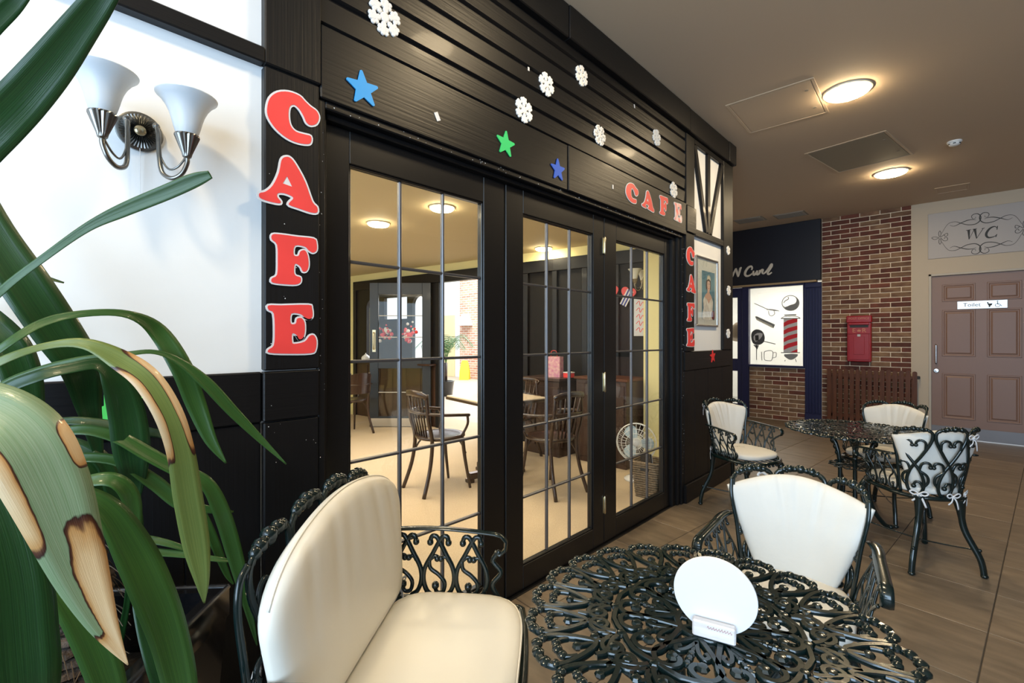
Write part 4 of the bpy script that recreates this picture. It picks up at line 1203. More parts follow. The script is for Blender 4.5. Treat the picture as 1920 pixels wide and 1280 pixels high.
hatch('small faint ceiling hatch above the toilet bay',(-.06,7.66),.30,.32,0,-.003,False)
for lab,x,y in (('small square ceiling grille close to the brick pier',-1.76,7.65),('small square ceiling grille close to the cafe corner',-2.28,7.55)):
    t=thing('ceiling_grille',lab,'vent',(x,y,CEIL),0,'small ceiling grilles')
    obj('frame',MB().rbox(-.20,.20,-.15,.15,-.004,0,.001),M_['ceilgrille'],t)
    for k in range(7): obj('louvre',MB().rbox(-.18,.18,-.135+k*.041,-.115+k*.041,-.010,-.003,.001),M_['ceilgrille'],t)
t=thing('smoke_detector','white round smoke detector on the corridor ceiling','smoke detector',(-.03,5.84,CEIL))
obj('base',MB().lathe([(.052,0),(.052,-.012),(.046,-.016)],24),M_['white'],t,True,ang=40)
obj('sensor_head',MB().lathe([(.044,-.016),(.044,-.024),(.036,-.034),(.020,-.042),(.002,-.043)],24),M_['white'],t,True,ang=40)
sm=MB()
for k in range(6):
    a=2*PI*k/6; sm.rbox(-.010,.010,-.003,.003,-.030,-.022,.001,Matrix.Rotation(a,4,'Z')@Matrix.Translation((0,.042,0)))
obj('air_slots',sm,M_['ink'],t)

# ---- toilet sign panel with scrollwork
def bw(x,z,y=BY-.032): return frame((x,y,z),(1,0,0),(0,0,1),(0,-1,0))
sp=thing('wall_panel','pale panel lettered WC in a scrollwork border above the brown door','sign',(.190,BY-.021,2.637))
LM=frame((0,0,0),(1,0,0),(0,0,1),(0,-1,0))
obj('board',MB().rbox(-.486,.486,-.297,.297,0,.010,.003,LM),mat('grey_white_panel',(.38,.345,.325),.5),sp)
def zpt(zx,zy):
    p=unproject(1580+zx/4.923,340+zy/4.923,Y=BY-.03); return (p.x-.190,p.z-2.637)
S=[[(915,480),(950,420),(985,385),(1040,373),(1090,385),(1150,400),(1220,395),(1265,365),(1275,325),(1250,300),(1215,301),(1190,320),(1200,345),(1225,340),(1226,326)],
   [(990,406),(1030,413),(1090,385),(1150,360),(1200,352),(1232,356)]]
orn=[[(888,520),(850,512),(822,522),(850,537),(888,522)],[(893,515),(886,480),(897,457),(908,480),(900,515)],[(905,515),(940,490),(966,478),(968,500),(945,505),(935,490)],[(905,522),(935,548),(965,542),(966,520),(945,517),(938,530)],[(893,527),(888,560),(898,580),(910,560),(901,528)]]
zc=zpt(1280,478)[1]
for nm_,grp in (('scroll_border',S),('corner_ornament',orn)):
    mb=MB()
    for st in grp:
        q=[zpt(*p) for p in st]
        N=None
        for mx_ in (1,-1):
            for mz in ((1,-1) if nm_=='scroll_border' else (1,)):
                pts=smooth_pts([(x*mx_,zc+(z_-zc)*mz,.0108) for x,z_ in q],4)
                n_=len(pts)
                if nm_=='scroll_border': rr=[.0020+.0036*math.sin(PI*i/n_)**2 for i in range(n_)]
                else: rr=.0032
                mb.sweep(pts,rr,6,.12,(0,0,1),LM)
    obj(nm_,mb,M_['ink'],sp)
mb=MB()
def zpoly(l): return [zpt(*p) for p in l]
for l in ([(1150,450),(1176,444),(1172,532),(1163,536)],[(1163,536),(1168,534),(1220,438),(1214,438)],[(1206,440),(1232,436),(1240,524),(1232,528)],[(1232,528),(1238,527),(1302,432),(1295,432)],[(1139,450),(1188,442),(1187,446),(1139,455)],[(1198,441),(1240,434),(1240,438),(1198,446)],[(1283,433),(1312,428),(1311,433),(1283,438)],
   [(1425,412),(1434,410),(1428,445),(1420,446)],[(1418,488),(1428,486),(1418,512),(1408,514)]):
    mb.prism(zpoly(l),.0102,.0112,LM)
arc=[(1424,430),(1412,418),(1390,418),(1358,435),(1330,470),(1326,500),(1345,518),(1378,515),(1405,505),(1422,490)]
pts=smooth_pts([(*zpt(*p),.0108) for p in arc],4); n_=len(pts)
mb.sweep(pts,[.003+.010*math.sin(PI*min(1,i/(n_*.95)))**1.5 for i in range(n_)],6,.06,(0,0,1),LM)
obj('lettering',mb,M_['ink'],sp)
# ---- door sign
ds=thing('door_sign','silver Toilet sign with pictograms on the brown door','sign',(.204,BY-.010,1.718))
obj('plate',MB().rbox(-.220,.220,-.049,.049,0,.003,.001,LM),mat('satin_aluminium',(.66,.66,.66),.35,metal=.6),ds)
obj('lettering',merge(MB(),text_mb('Toilet',.066,.0004),LM@Matrix.Translation((-.088,0,.0034))),M_['ink'],ds)
pic=MB()
pic.prism([(.045,.028),(.057,.030),(.060,.010),(.092,.010),(.092,.004),(.086,-.012),(.074,-.020),(.074,-.030),(.084,-.034),(.058,-.034),(.062,-.020),(.056,-.008),(.050,.004)],.003,.0042,LM)
obj('pictogram',pic,M_['ink'],ds)
pw_=MB().lathe([(.007,0),(.007,.001)],12,LM@Matrix.Translation((.136,.034,.003)))
pw_.sweep(smooth_pts([(.136,.022,.0036),(.137,.006,.0036),(.140,-.004,.0036)],3),.0045,6,.2,(0,0,1),LM)
pw_.sweep([(.138,.008,.0036),(.156,.008,.0036)],.0032,6,.2,(0,0,1),LM)
pw_.sweep([(.140,-.004,.0036),(.160,-.006,.0036),(.168,-.026,.0036),(.176,-.022,.0036)],.0036,6,.2,(0,0,1),LM)
pw_.sweep(smooth_pts([(.132,.006,.0036),(.119,-.004,.0036),(.119,-.024,.0036),(.136,-.034,.0036),(.153,-.026,.0036),(.156,-.014,.0036)],4),.0030,6,.2,(0,0,1),LM)
obj('pictogram',pw_,M_['ink'],ds)

# ---- red wall postbox
pb=thing('wall_postbox','red wall postbox lettered E R on the brick pier','postbox',(-1.020,BY-.012,1.292))
RP=M_['redpaint']
body=MB().rbox(-.138,.138,-.325,.300,0,.105,.008,LM).rbox(-.146,.146,.225,.325,0,.125,.010,LM)
obj('body',body,RP,pb)
obj('hood',MB().rbox(-.118,.118,.196,.226,.10,.128,.005,LM),RP,pb)
obj('posting_slot',MB().rbox(-.105,.105,.158,.192,.100,.1065,.001,LM),M_['ink'],pb)
obj('collection_door',MB().rbox(-.118,.118,-.300,.068,.100,.112,.004,LM).rbox(-.062,.062,-.225,.030,.110,.116,.003,LM).rbox(-.128,.128,.066,.078,.10,.118,.003,LM),RP,pb)
GOLD=mat('faded_gilt_lettering',(.50,.20,.10),.5)
obj('royal_letters',merge(merge(MB(),text_mb('E',.085,.001),LM@Matrix.Translation((-.058,.115,.106))),text_mb('R',.085,.001),LM@Matrix.Translation((.058,.115,.106))),GOLD,pb)
cr=MB().prism([(-.018,.100),(.018,.100),(.024,.128),(.012,.116),(0,.136),(-.012,.116),(-.024,.128)],.105,.107,LM).ball((0,.138,.106),.004,6,4,LM)
obj('crown',cr,GOLD,pb)
obj('post_office_lettering',merge(MB(),text_mb('POST OFFICE',.040,.0008),LM@Matrix.Translation((0,.285,.1255))),GOLD,pb)
obj('lock_plate',MB().rbox(-.018,.018,.030,.062,.115,.119,.001,LM),M_['lgrey'],pb)
# ---- slatted screen
sc_=thing('slatted_screen','dark brown slatted timber screen standing below the red postbox','screen',(0,0,0))
NSL=15
for k in range(NSL):
    x=-1.372+k*(.950/(NSL-1)); hw=.0245
    zt=.862+.006*math.sin(k*2.1)
    pr_=[(-hw,0.02),(hw,0.02),(hw,zt-.020)]+[(hw*math.cos(a),zt-.020+.020*math.sin(a)) for a in (PI/6,PI/3,PI/2,2*PI/3,5*PI/6)]+[(-hw,zt-.020)]
    obj('slat',MB().prism(pr_,.0,.020,frame((x,BY-.118,0),(1,0,0),(0,0,1),(0,-1,0))),M_['slat'],sc_)
for z in (.16,.74): obj('cross_rail',MB().rbox(-1.385,-.410,BY-.117,BY-.085,z,z+.05,.003),M_['slat'],sc_)
for x in (-1.35,-.44): obj('foot',MB().rbox(x-.02,x+.02,BY-.117,BY-.03,0,.76,.003),M_['slat'],sc_)
obj('bracket',MB().rbox(-.412,-.375,BY-.110,BY-.085,.755,.795,.004).rbox(-.385,-.372,BY-.110,BY-.03,.76,.79,.003),M_['ink'],sc_)

# ---- shop sign lettering on the fascia
ss=thing('shop_lettering','cream script lettering N Curl on the dark navy fascia','sign')
def cz(zx,zy,y=BY-.079): 
    p=unproject(1340+zx/7.111,420+zy/7.111,Y=y); return (p.x,p.y,p.z)
LET=mat('cream_cut_letters',(.62,.56,.47),.5)
for strokes in ([[(206,704),(228,702),(246,668),(285,590)],[(282,588),(296,640),(312,704)],[(312,704),(330,640),(342,592),(360,578)]],
    [[(490,612),(500,585),(484,563),(450,578),(416,622),(404,668),(424,692),(462,686),(505,655)]],
    [[(520,622),(512,660),(526,676),(552,650),(570,618)],[(570,618),(560,656),(574,672),(592,650)]],
    [[(592,650),(604,616),(600,640),(590,672)],[(598,650),(615,622),(640,610),(634,640),(640,664)]],
    [[(640,664),(668,650),(712,600),(748,546),(760,538),(756,566),(720,622),(706,655),(722,670),(762,642)]]):
    mb=MB()
    for s_ in strokes:
        pts=smooth_pts([cz(*p) for p in s_],4); n_=len(pts)
        mb.sweep(pts,[.011+.009*math.sin(PI*(i+.5)/n_) for i in range(n_)],8,.35,(0,-1,0))
    obj('cut_letter',mb,LET,ss,True)

# ---- prints stuck on the shop window
GP=BY+.003
def wpt(zx,zy): 
    p=unproject(1360+zx/4.267,500+zy/4.267,Y=GP); return (p.x,p.z)
WM=frame((0,GP,0),(1,0,0),(0,0,1),(0,-1,0))
def wprint(name,polys,m,par,h=.0):
    mb=MB()
    for p,sm_ in polys:
        q=[wpt(*a) for a in p]
        if sm_: q=smooth2(q,sm_)
        mb.prism(q,h,h+.0006,WM)
    return obj(name,mb,m,par)
def wline(name,lines,r,m,par,h=.0008,closed=False):
    mb=MB()
    for l in lines: mb.sweep(smooth_pts([(*wpt(*a),h) for a in l],3,closed),r,6,.15,(0,0,1),WM,closed)
    return obj(name,mb,m,par)
bpole=thing('barber_pole_print','printed barber pole with red and grey stripes on the shop window','window print')
RD=mat('red_print',(.60,.010,.020),.6)
wprint('pole',[([(466,416),(577,408),(577,686),(466,686)],0)],M_['lgrey'],bpole)
st=[]
for y0 in (470,532,594,656):
    st.append(([(466,y0+10),(466,y0-22),(500,y0-42),(577,y0-62),(577,y0-30),(505,y0-8)],0))
st.append(([(512,686),(545,672),(577,658),(577,686)],0)); 
wprint('stripes',st,RD,bpole,.0008)
wprint('caps',[([(445,410),(600,408),(600,416),(445,418)],0),([(445,683),(598,683),(598,690),(445,690)],0),([(470,700),(580,698),(560,730),(525,745),(490,730)],2),([(470,383),(570,378),(566,390),(474,392)],0)],M_['grey'],bpole,.001)
wline('outline',[[(445,414),(470,400),(520,397),(575,398),(600,412)],[(480,745),(475,756)],[(560,735),(568,760)]],.006,M_['grey'],bpole)
ball_=[(522+68*math.cos(2*PI*k/24),290+60*math.sin(2*PI*k/24)) for k in range(24)]
wline('globe_outline',[ball_],.006,M_['grey'],bpole,.0012,True)
wprint('globe_shade',[([(460,305),(478,322),(520,305),(560,292),(570,262),(560,245),(582,265),(586,300),(565,335),(520,348),(480,335)],2)],M_['grey'],bpole,.0012)
wline('globe_gleam',[[(502,240),(505,258),(480,272),(466,290)]],.007,M_['grey'],bpole)
cb=thing('comb_print','printed grey comb on the shop window','window print')
wprint('spine',[([(238,398),(252,396),(398,462),(386,490),(372,472),(244,412)],0)],M_['grey'],cb)
wprint('teeth',[([(242,408),(374,470),(384,490),(378,490),(250,425)],0)],mat('cream_print',(.60,.57,.45),.6),cb,.0008)
scs=thing('scissors_print','printed outline of scissors on the shop window','window print')
wline('blades',[[(232,292),(290,318),(345,342),(410,352)],[(330,345),(370,340),(430,354)]],.007,M_['lgrey'],scs)
wline('handles',[[(345,352),(352,385),(375,392),(395,375),(388,352)]],.006,M_['lgrey'],scs)
hd=thing('hair_dryer_print','printed round dark hair dryer on the shop window','window print')
wprint('disc',[([(206+0,560),(215,520),(250,500),(295,515),(315,560),(305,605),(265,625),(222,612)],3)],mat('charcoal_print',(.06,.06,.06),.6),hd)
wprint('gleam',[([(225,560),(255,530),(300,535),(280,575),(240,600)],2)],M_['lgrey'],hd,.0008)
wprint('hub',[([(238,548),(266,546),(268,590),(240,592)],0)],M_['ink'],hd,.001)
wprint('stand',[([(246,620),(254,620),(253,745),(247,745)],0),([(222,622),(270,628),(255,662)],0)],M_['grey'],hd,.0008)
wline('arm',[[(310,596),(350,606),(402,618)]],.008,M_['grey'],hd)
mg=thing('mug_print','printed outlines of shaving mugs on the shop window','window print')
wline('outline',[[(290,680),(292,735),(294,748)],[(312,680),(313,740),(340,750),(372,745),(380,680),(345,670),(312,680)],[(380,690),(405,685),(405,720),(380,728)]],.007,M_['lgrey'],mg)
# hood dryer standing inside the shop door
hdr=thing('hood_dryer','tan hood dryer on a chromed wheeled stand inside the shop door','hair dryer',(-2.78,BY+.42,0))
obj('hood',MB().lathe([(.16,-.12),(.17,-.02),(.15,.09),(.10,.16),(.02,.19)],20,Matrix.Translation((0,0,1.40))@Matrix.Rotation(R(-20),4,'X')),mat('tan_plastic',(.36,.26,.16),.4),hdr,True)
obj('pole',MB().sweep([(.0,.06,.08),(.0,.06,1.30)],.018,8).sweep([(.04,.06,.06),(.04,.06,.95)],.010,6),M_['steel'],hdr,True)
obj('top_rod',MB().sweep([(.06,.02,1.55),(.06,.02,1.92)],.016,8),M_['ink'],hdr,True)
bs=MB()
for k in range(5):
    a=2*PI*k/5; bs.sweep([(0,.06,.10),(.24*math.cos(a),.06+.24*math.sin(a),.055)],.014,6); bs.ball((.24*math.cos(a),.06+.24*math.sin(a),.030),.030,8,6)
obj('wheeled_base',bs,M_['steel'],hdr,True)
t=ceiling_lamp('bright panel lamp inside the shop',-2.5,BY+1.2,2.70,.30,'shop lamps',emit('shop_diffuser',(1,.96,.86),14.0))
area_light('shop_fill_light',(-2.4,BY+1.3,2.55),(0,0,0),1.8,1.2,42,(1,.95,.84))  # unseen area light added to brighten the shop behind its window
# ================================================================== INSIDE THE CAFE
CH=2.36
struct(obj('floor_cafe',MB().box(-8.3,-1.66,-1.2,4.72,-.06,.005),M_['carpet']))
struct(obj('ceiling_cafe',MB().box(-8.3,-1.72,-1.2,4.75,CH,CH+.1),M_['ceilcafe']))
struct(obj('wall_west',MB().box(-8.4,-8.3,-1.2,4.8,0,CH+.1),M_['cream']))
struct(obj('wall_south',MB().box(-8.4,-1.66,-1.3,-1.2,0,CH+.1),M_['cream']))
struct(obj('wall_pier',MB().box(-2.30,-1.665,4.30,4.555,0,CH),M_['cream']))
obj('skirting',MB().rbox(-2.31,-1.665,4.285,4.30,0,.10,.003),M_['white'],bpy.data.objects['wall_pier'])
for (z,w,h,x,nm_,c_) in ((.49,.085,.085,-1.86,'socket',M_['white']),(1.33,.16,.42,-2.02,'notice_sheet',mat('pale_blue_notice',(.62,.68,.64),.6)),(1.12,.05,.10,-2.06,'soap_holder',M_['whitecard'])):
    obj(nm_,MB().rbox(x-w/2,x+w/2,4.292,4.30,z-h/2,z+h/2,.002),c_,bpy.data.objects['wall_pier'])
NA=Vector((-2.30,4.53,0)); nd=Vector((-.99,-.1414,0)).normalized(); nn_=Vector((-nd.y*-1*-1,nd.x,0))
nn_=Vector((.1414,-.99,0)).normalized()
NM=frame(NA,nd,nn_,(0,0,1))
wn=struct(obj('wall_north',MB().box(-.2,6.3,-.08,0,2.25,CH+.1,NM).box(5.15,6.3,-.08,0,0,2.25,NM),M_['cream']))
DK=M_['black']; CN=M_['counter']
obj('fascia_board',MB().rbox(-.1,5.15,-.07,.03,2.105,2.25,.005,NM),DK,wn)
obj('panelling',MB().box(0,2.22,-.07,-.01,0,2.105,NM),mat('cafe_dark_panelling',(.006,.005,.004),.5,spec=.2),wn)
for s_ in (.03,.42,.80,1.20,1.62,2.19,3.16,5.12): obj('post',MB().rbox(s_-.035,s_+.035,-.075,.025,0,2.105,.004,NM),M_['blackv'],wn)
obj('brick_pier',MB().rbox(1.68,1.84,-.03,.012,.0,2.1,.004,NM),None or M_['brick2'],wn)
# arched screen left of the doorway
hol=[]
for c_ in (3.57,4.68):
    r_=.14; hol.append([(c_-r_,1.0),(c_+r_,1.0)]+[(c_+r_*math.cos(a),1.80+r_*math.sin(a)) for a in [PI*k/10 for k in range(11)]])
NP_=NM@frame((0,0,0),(1,0,0),(0,0,1),(0,-1,0))
hol.append([(3.83,1.60),(4.37,1.60),(4.37,1.94),(3.83,1.94)])
obj('arched_screen',MB().prism([(3.195,.92),(5.085,.92),(5.085,2.105),(3.195,2.105)],-.0,.06,NP_,hol),DK,wn)
obj('lower_panelling',MB().rbox(3.195,5.085,-.06,.0,0,.90,.003,NM),CN,wn)
for k in range(6): obj('panel_strip',MB().rbox(3.21+k*.315,3.24+k*.315,0,.012,.05,.86,.003,NM),CN,wn)
obj('window_sill',MB().rbox(3.18,5.10,-.09,.16,.90,.925,.006,NM),CN,wn)
# inner glazed door standing open
idoor=struct(obj('door_6',MB().rbox(0,.125,-.022,.022,.012,2.105,.003),M_['slate']))
hx=Vector((-.718,-.696,0)).normalized()
idoor.matrix_local=frame((-5.545,4.04,0),hx,Vector((0,0,1)).cross(hx),(0,0,1))
SL=M_['slate']
obj('stile',MB().rbox(.765,.890,-.022,.022,.012,2.105,.003),SL,idoor)
for a,b in ((.012,.16),(.86,1.0),(1.94,2.105)): obj('rail',MB().rbox(.125,.765,-.0215,.0215,a,b,.003),SL,idoor)
for za,zb,nz in ((1.0,1.94,3),(.16,.86,2)):
    for i in range(2):
        for j in range(nz):
            obj('pane',MB().box(.125+.32*i,.445+.32*i,-.002,.002,za+(zb-za)*j/nz,za+(zb-za)*(j+1)/nz),M_['glass'],idoor)
    obj('glazing_bar',MB().rbox(.438,.452,-.008,.008,za,zb,.002),M_['lgrey'],idoor)
    for j in range(1,nz): obj('glazing_bar',MB().rbox(.125,.765,-.0085,.0085,za+(zb-za)*j/nz-.006,za+(zb-za)*j/nz+.006,.002),M_['lgrey'],idoor)
for s_ in (-1,1):
    obj('kick_plate',MB().rbox(.01,.88,s_*.022-.001,s_*.022+.001,.015,.135,.0005),M_['steel'],idoor)
    obj('push_plate',MB().rbox(.800,.850,s_*.022-.0015,s_*.022+.0015,1.10,1.42,.0005),M_['brass'],idoor)
obj('door_handle',MB().sweep(smooth_pts([(.825,.022,1.14),(.825,.06,1.16),(.825,.06,1.36),(.825,.022,1.38)],4),.009,8).sweep(smooth_pts([(.825,-.022,1.14),(.825,-.06,1.16),(.825,-.06,1.36),(.825,-.022,1.38)],4),.009,8),M_['brass'],idoor,True)
# lamps
CG=emit('cafe_diffuser',(1.0,.84,.55),90.0)
for x,y,l in ((-3.86,2.22,'cafe ceiling lamp seen through the left pane column of the first door'),(-3.02,2.31,'cafe ceiling lamp seen at the lead bar of the first door'),(-3.52,4.18,'cafe ceiling lamp seen through the middle door'),(-6.2,1.2,'cafe ceiling lamp at the far west end'),(-5.6,-.3,'cafe ceiling lamp in the south west corner'),(-2.9,.2,'cafe ceiling lamp in the south east corner')):
    ceiling_lamp(l,x,y,CH,.105,'cafe ceiling lamps',CG)
area_light('cafe_fill_light',(-3.9,1.9,CH-.09),(0,0,0),3.6,3.2,64,(1,.87,.66))  # added area fill with no fixture of its own, backing the cafe lamps
area_light('cafe_window_daylight',(-4.6,-1.15,1.5),(R(90),0,0),4.6,1.5,50,(.45,.70,1.0))

# red and white festive swags on the arched screen
for s_,z,lab in ((4.12,1.40,'red and white festive swag left on the arched screen, behind the inner door'),(3.62,1.36,'red and white festive swag right on the arched screen, behind the inner door')):
    g_=thing('festive_swag',lab,'garland',NM@Vector((s_,.16,z)),math.atan2(-nd.y,-nd.x),'festive swags in the cafe')
    rm=MB(); wm=MB()
    for k in range(34): (rm if k%3 else wm).ball((rnd.gauss(0,.085),rnd.uniform(-.015,.015),rnd.gauss(0,.07)),rnd.uniform(.015,.034),7,5)
    obj('red_baubles',rm,M_['red'],g_,True); obj('white_baubles',wm,M_['foam'],g_,True)
# ---- cafe furniture
DW=M_['darkwood']
def cafe_table(lab,x,y,rz,w=.68):
    t=thing('cafe_table',lab,'table',(x,y,.005),rz,'square pedestal cafe tables')
    obj('tabletop',MB().rbox(-w/2,w/2,-w/2,w/2,.722,.750,.006),M_['tabletop'],t)
    obj('top_edge',MB().rbox(-w/2-.006,w/2+.006,-w/2-.006,w/2+.006,.712,.738,.005),DW,t)
    obj('column',MB().lathe([(.055,.07),(.05,.12),(.035,.2),(.045,.40),(.035,.55),(.05,.64),(.075,.70),(.10,.712)],16),DW,t,True)
    ft=MB()
    for a in (0,PI/2):
        M=Matrix.Rotation(a,4,'Z'); ft.rbox(-.30,.30,-.033,.033,.028,.085,.008,M)
        for s_ in (-1,1): ft.rbox(s_*.285-.03,s_*.285+.03,-.036,.036,0,.032,.005,M)
    obj('cross_foot',ft,DW,t)
    return t
def bent_chair(lab,x,y,fx,fy,kind,group='dark bentwood cafe chairs'):
    c=thing('bentwood_chair',lab,'chair',(x,y,.005),math.atan2(-fx,fy),group)
    obj('seat',MB().lathe([(.005,.452),(.12,.454),(.165,.462),(.195,.468),(.205,.460),(.205,.440),(.19,.434),(.005,.434)],28,Matrix.Diagonal((1,1.03,1,1)),False,False),DW,c,True)
    obj('seat_ring',MB().sweep([(.20*math.cos(2*PI*k/28),.206*math.sin(2*PI*k/28),.452) for k in range(28)],.012,6,1,(0,0,1),None,True),DW,c,True)
    for sx_ in (-1,1):
        obj('leg',MB().sweep(smooth_pts([(sx_*.150,.130,.436),(sx_*.160,.150,.25),(sx_*.180,.190,.0)],4),[.018-.0008*k for k in range(9)],8),DW,c,True)
        obj('leg',MB().sweep(smooth_pts([(sx_*.145,-.215,.83),(sx_*.160,-.205,.62),(sx_*.150,-.165,.44),(sx_*.160,-.190,.22),(sx_*.185,-.260,.0)],4),.0165,8),DW,c,True)
    # armrest hoop round the back
    hoop=smooth_pts([(-.235,.14,.64),(-.262,.02,.655),(-.235,-.13,.665),(-.12,-.225,.67),(0,-.245,.672),(.12,-.225,.67),(.235,-.13,.665),(.262,.02,.655),(.235,.14,.64)],5)
    obj('arm_hoop',MB().sweep(hoop,.0165,8,.8,(0,0,1)),DW,c,True)
    for sx_ in (-1,1): obj('arm_support',MB().sweep(smooth_pts([(sx_*.240,.12,.645),(sx_*.215,.14,.56),(sx_*.185,.10,.46)],4),.011,6),DW,c,True)
    top=smooth_pts([(-.165,-.222,.80),(-.12,-.252,.825),(0,-.268,.835),(.12,-.252,.825),(.165,-.222,.80)],5)
    if kind=='panel':
        mb=MB(); vs=[];fs=[]
        n=12
        for k in range(n+1):
            t=-1+2*k/n; x_=t*.175; yb=-.262+.055*t*t
            for dz,dy in ((.55,.02),(.83-.03*t*t,0)):
                vs+=[(x_,yb+dy,dz),(x_,yb+dy-.010,dz)]
        for k in range(n):
            a=k*4; b=a+4
            fs+=[(a,b,b+2,a+2),(a+1,a+3,b+3,b+1),(a,a+1,b+1,b),(a+2,b+2,b+3,a+3)]
        fs+=[(0,2,3,1),(n*4,n*4+1,n*4+3,n*4+2)]
        mb.add(vs,fs); obj('back_panel',mb,DW,c)
    else:
        obj('top_rail',MB().sweep(top,.026,8,.45,(0,-1,0)),DW,c,True)
        for k in range(5):
            x_=(k-2)*.052
            obj('spindle',MB().sweep([(x_*.75,-.175,.455),(x_*1.15,-.252,.82)],.0075,6),DW,c,True)
    for sx_ in (-1,1): obj('leg_brace',MB().sweep(smooth_pts([(sx_*.165,.155,.30),(sx_*.11,.12,.41),(0,.10,.435)],4),.008,6).sweep(smooth_pts([(sx_*.158,-.175,.30),(sx_*.11,-.13,.41),(0,-.10,.435)],4),.008,6),DW,c,True)
    return c
cafe_table('pale topped pedestal table nearest the glass doors',-3.10,3.00,R(-10))
cafe_table('pedestal table at the far left of the cafe, beyond the panel back chair',-6.75,2.75,R(5))
bent_chair('bentwood armchair nearest the glass, back towards the window',-3.24,2.46,.12,.99,'spindle')
bent_chair('bentwood spindle back armchair on the far side of the near table',-3.42,3.58,.2,-.98,'spindle')
bent_chair('bentwood armchair at the right end of the near table',-2.52,3.08,-.97,.12,'spindle')
bent_chair('bentwood chair with solid curved back panel by the far left table',-5.98,3.02,-.97,-.1,'panel')
mn=thing('menu_card','white menu sheet lying on the near cafe table','menu',(-3.05,3.08,.7553),R(15))
obj('sheet',MB().rbox(-.074,.074,-.105,.105,0,.0015,.0004),M_['whitecard'],mn)
pm=MB()
for k in range(9): pm.box(-.055,.055-.02*(k%3),.075-k*.018,.080-k*.018,.0015,.0019)
obj('print_lines',pm,M_['lgrey'],mn)
# teapot on the sill
tp_=thing('teapot','white teapot standing on the far window sill','teapot',NM@Vector((4.72,.09,.925)),R(150))
obj('pot',MB().lathe([(.03,0),(.045,.004),(.066,.03),(.070,.055),(.055,.085),(.03,.098)],20),M_['ceramic'],tp_,True)
obj('lid',MB().lathe([(.034,.096),(.028,.106),(.012,.114),(.006,.118),(.011,.126),(.004,.134)],14),M_['ceramic'],tp_,True)
obj('spout',MB().sweep(smooth_pts([(.055,0,.035),(.085,0,.05),(.098,0,.085),(.112,0,.098)],4),[.014-.0006*k for k in range(13)],8),M_['ceramic'],tp_,True)
obj('handle',MB().sweep(smooth_pts([(-.058,0,.078),(-.095,0,.082),(-.105,0,.05),(-.085,0,.025),(-.060,0,.03)],4),.006,6),M_['ceramic'],tp_,True)
# counters
ct=thing('counter','dark panelled serving counter standing free behind the middle door','counter',(-3.10,3.92,.005))
obj('carcass',MB().rbox(-.50,0,.02,.42,0,.82,.004),CN,ct)
obj('worktop',MB().rbox(-.52,.02,0,.43,.82,.855,.006),mat('dark_worktop',(.05,.03,.025),.3),ct)
for k in range(3): obj('front_panel',MB().rbox(-.48+k*.165,-.335+k*.165,.008,.020,.10,.76,.004),CN,ct)
obj('side_panel',MB().rbox(-.002,.010,.06,.39,.10,.76,.004),CN,ct)
cb_=thing('sideboard','dark brown sideboard against the panelling behind the right door','cabinet',(-2.32,4.28,.005))
obj('carcass',MB().rbox(-.62,-.02,-.25,.17,0,.86,.004),CN,cb_)
obj('worktop',MB().rbox(-.64,0,-.27,.18,.86,.885,.004),M_['slat'],cb_)
for k in range(2):
    o=obj('door',MB().rbox(-.60+k*.29,-.33+k*.29,-.262,-.25,.06,.82,.004),CN,cb_); obj('knob',MB().ball((-.35+k*.08,-.270,.46),.011,8,6),M_['brass'],o,True)
PK=mat('pink_flower_print_paper',(.55,.16,.30),.5,scale=28,col2=(.75,.50,.42))
gb=thing('gift_bag','pink flower printed gift bag standing on the serving counter','bag',(-3.28,4.10,.8603),R(12))
obj('bag',MB().prism([(-.075,-.04),(.075,-.04),(.082,.04),(-.082,.04)],0,.23),PK,gb)
obj('handle',MB().sweep(smooth_pts([(-.04,-.03,.22),(-.03,-.035,.29),(.03,-.035,.29),(.04,-.03,.22)],4),.003,6),M_['red'],gb,True)
rb=thing('red_gift_box','small red box beside the pink gift bag on the counter','box',(-3.12,4.14,.8603),R(-8))
obj('box',MB().rbox(-.05,.05,-.04,.04,0,.05,.003),M_['red'],rb)
obj('lid',MB().rbox(-.053,.053,-.043,.043,.05,.062,.003),M_['whitecard'],rb)
bd=thing('balloon_stand','mint balloon on a column of white paper flowers on the sideboard','balloon',(-2.62,4.12,.890))
obj('balloon',MB().ball((0,0,.40),(.082,.082,.10),16,12),M_['mint'],bd,True)
col_=MB()
for k in range(26): col_.ball((.030*math.cos(k*2.3),.030*math.sin(k*2.3),.02+.0105*k),.021,7,5)
o=obj('paper_flowers',col_,M_['whitecard'],bd,True)
obj('base',MB().lathe([(.05,0),(.05,.012),(.02,.018)],16),M_['whitecard'],bd,True)
def heart(r): return [(r*.062*16*math.sin(t)**3,r*.062*(13*math.cos(t)-5*math.cos(2*t)-2*math.cos(3*t)-math.cos(4*t))) for t in [2*PI*k/28 for k in range(28)]]
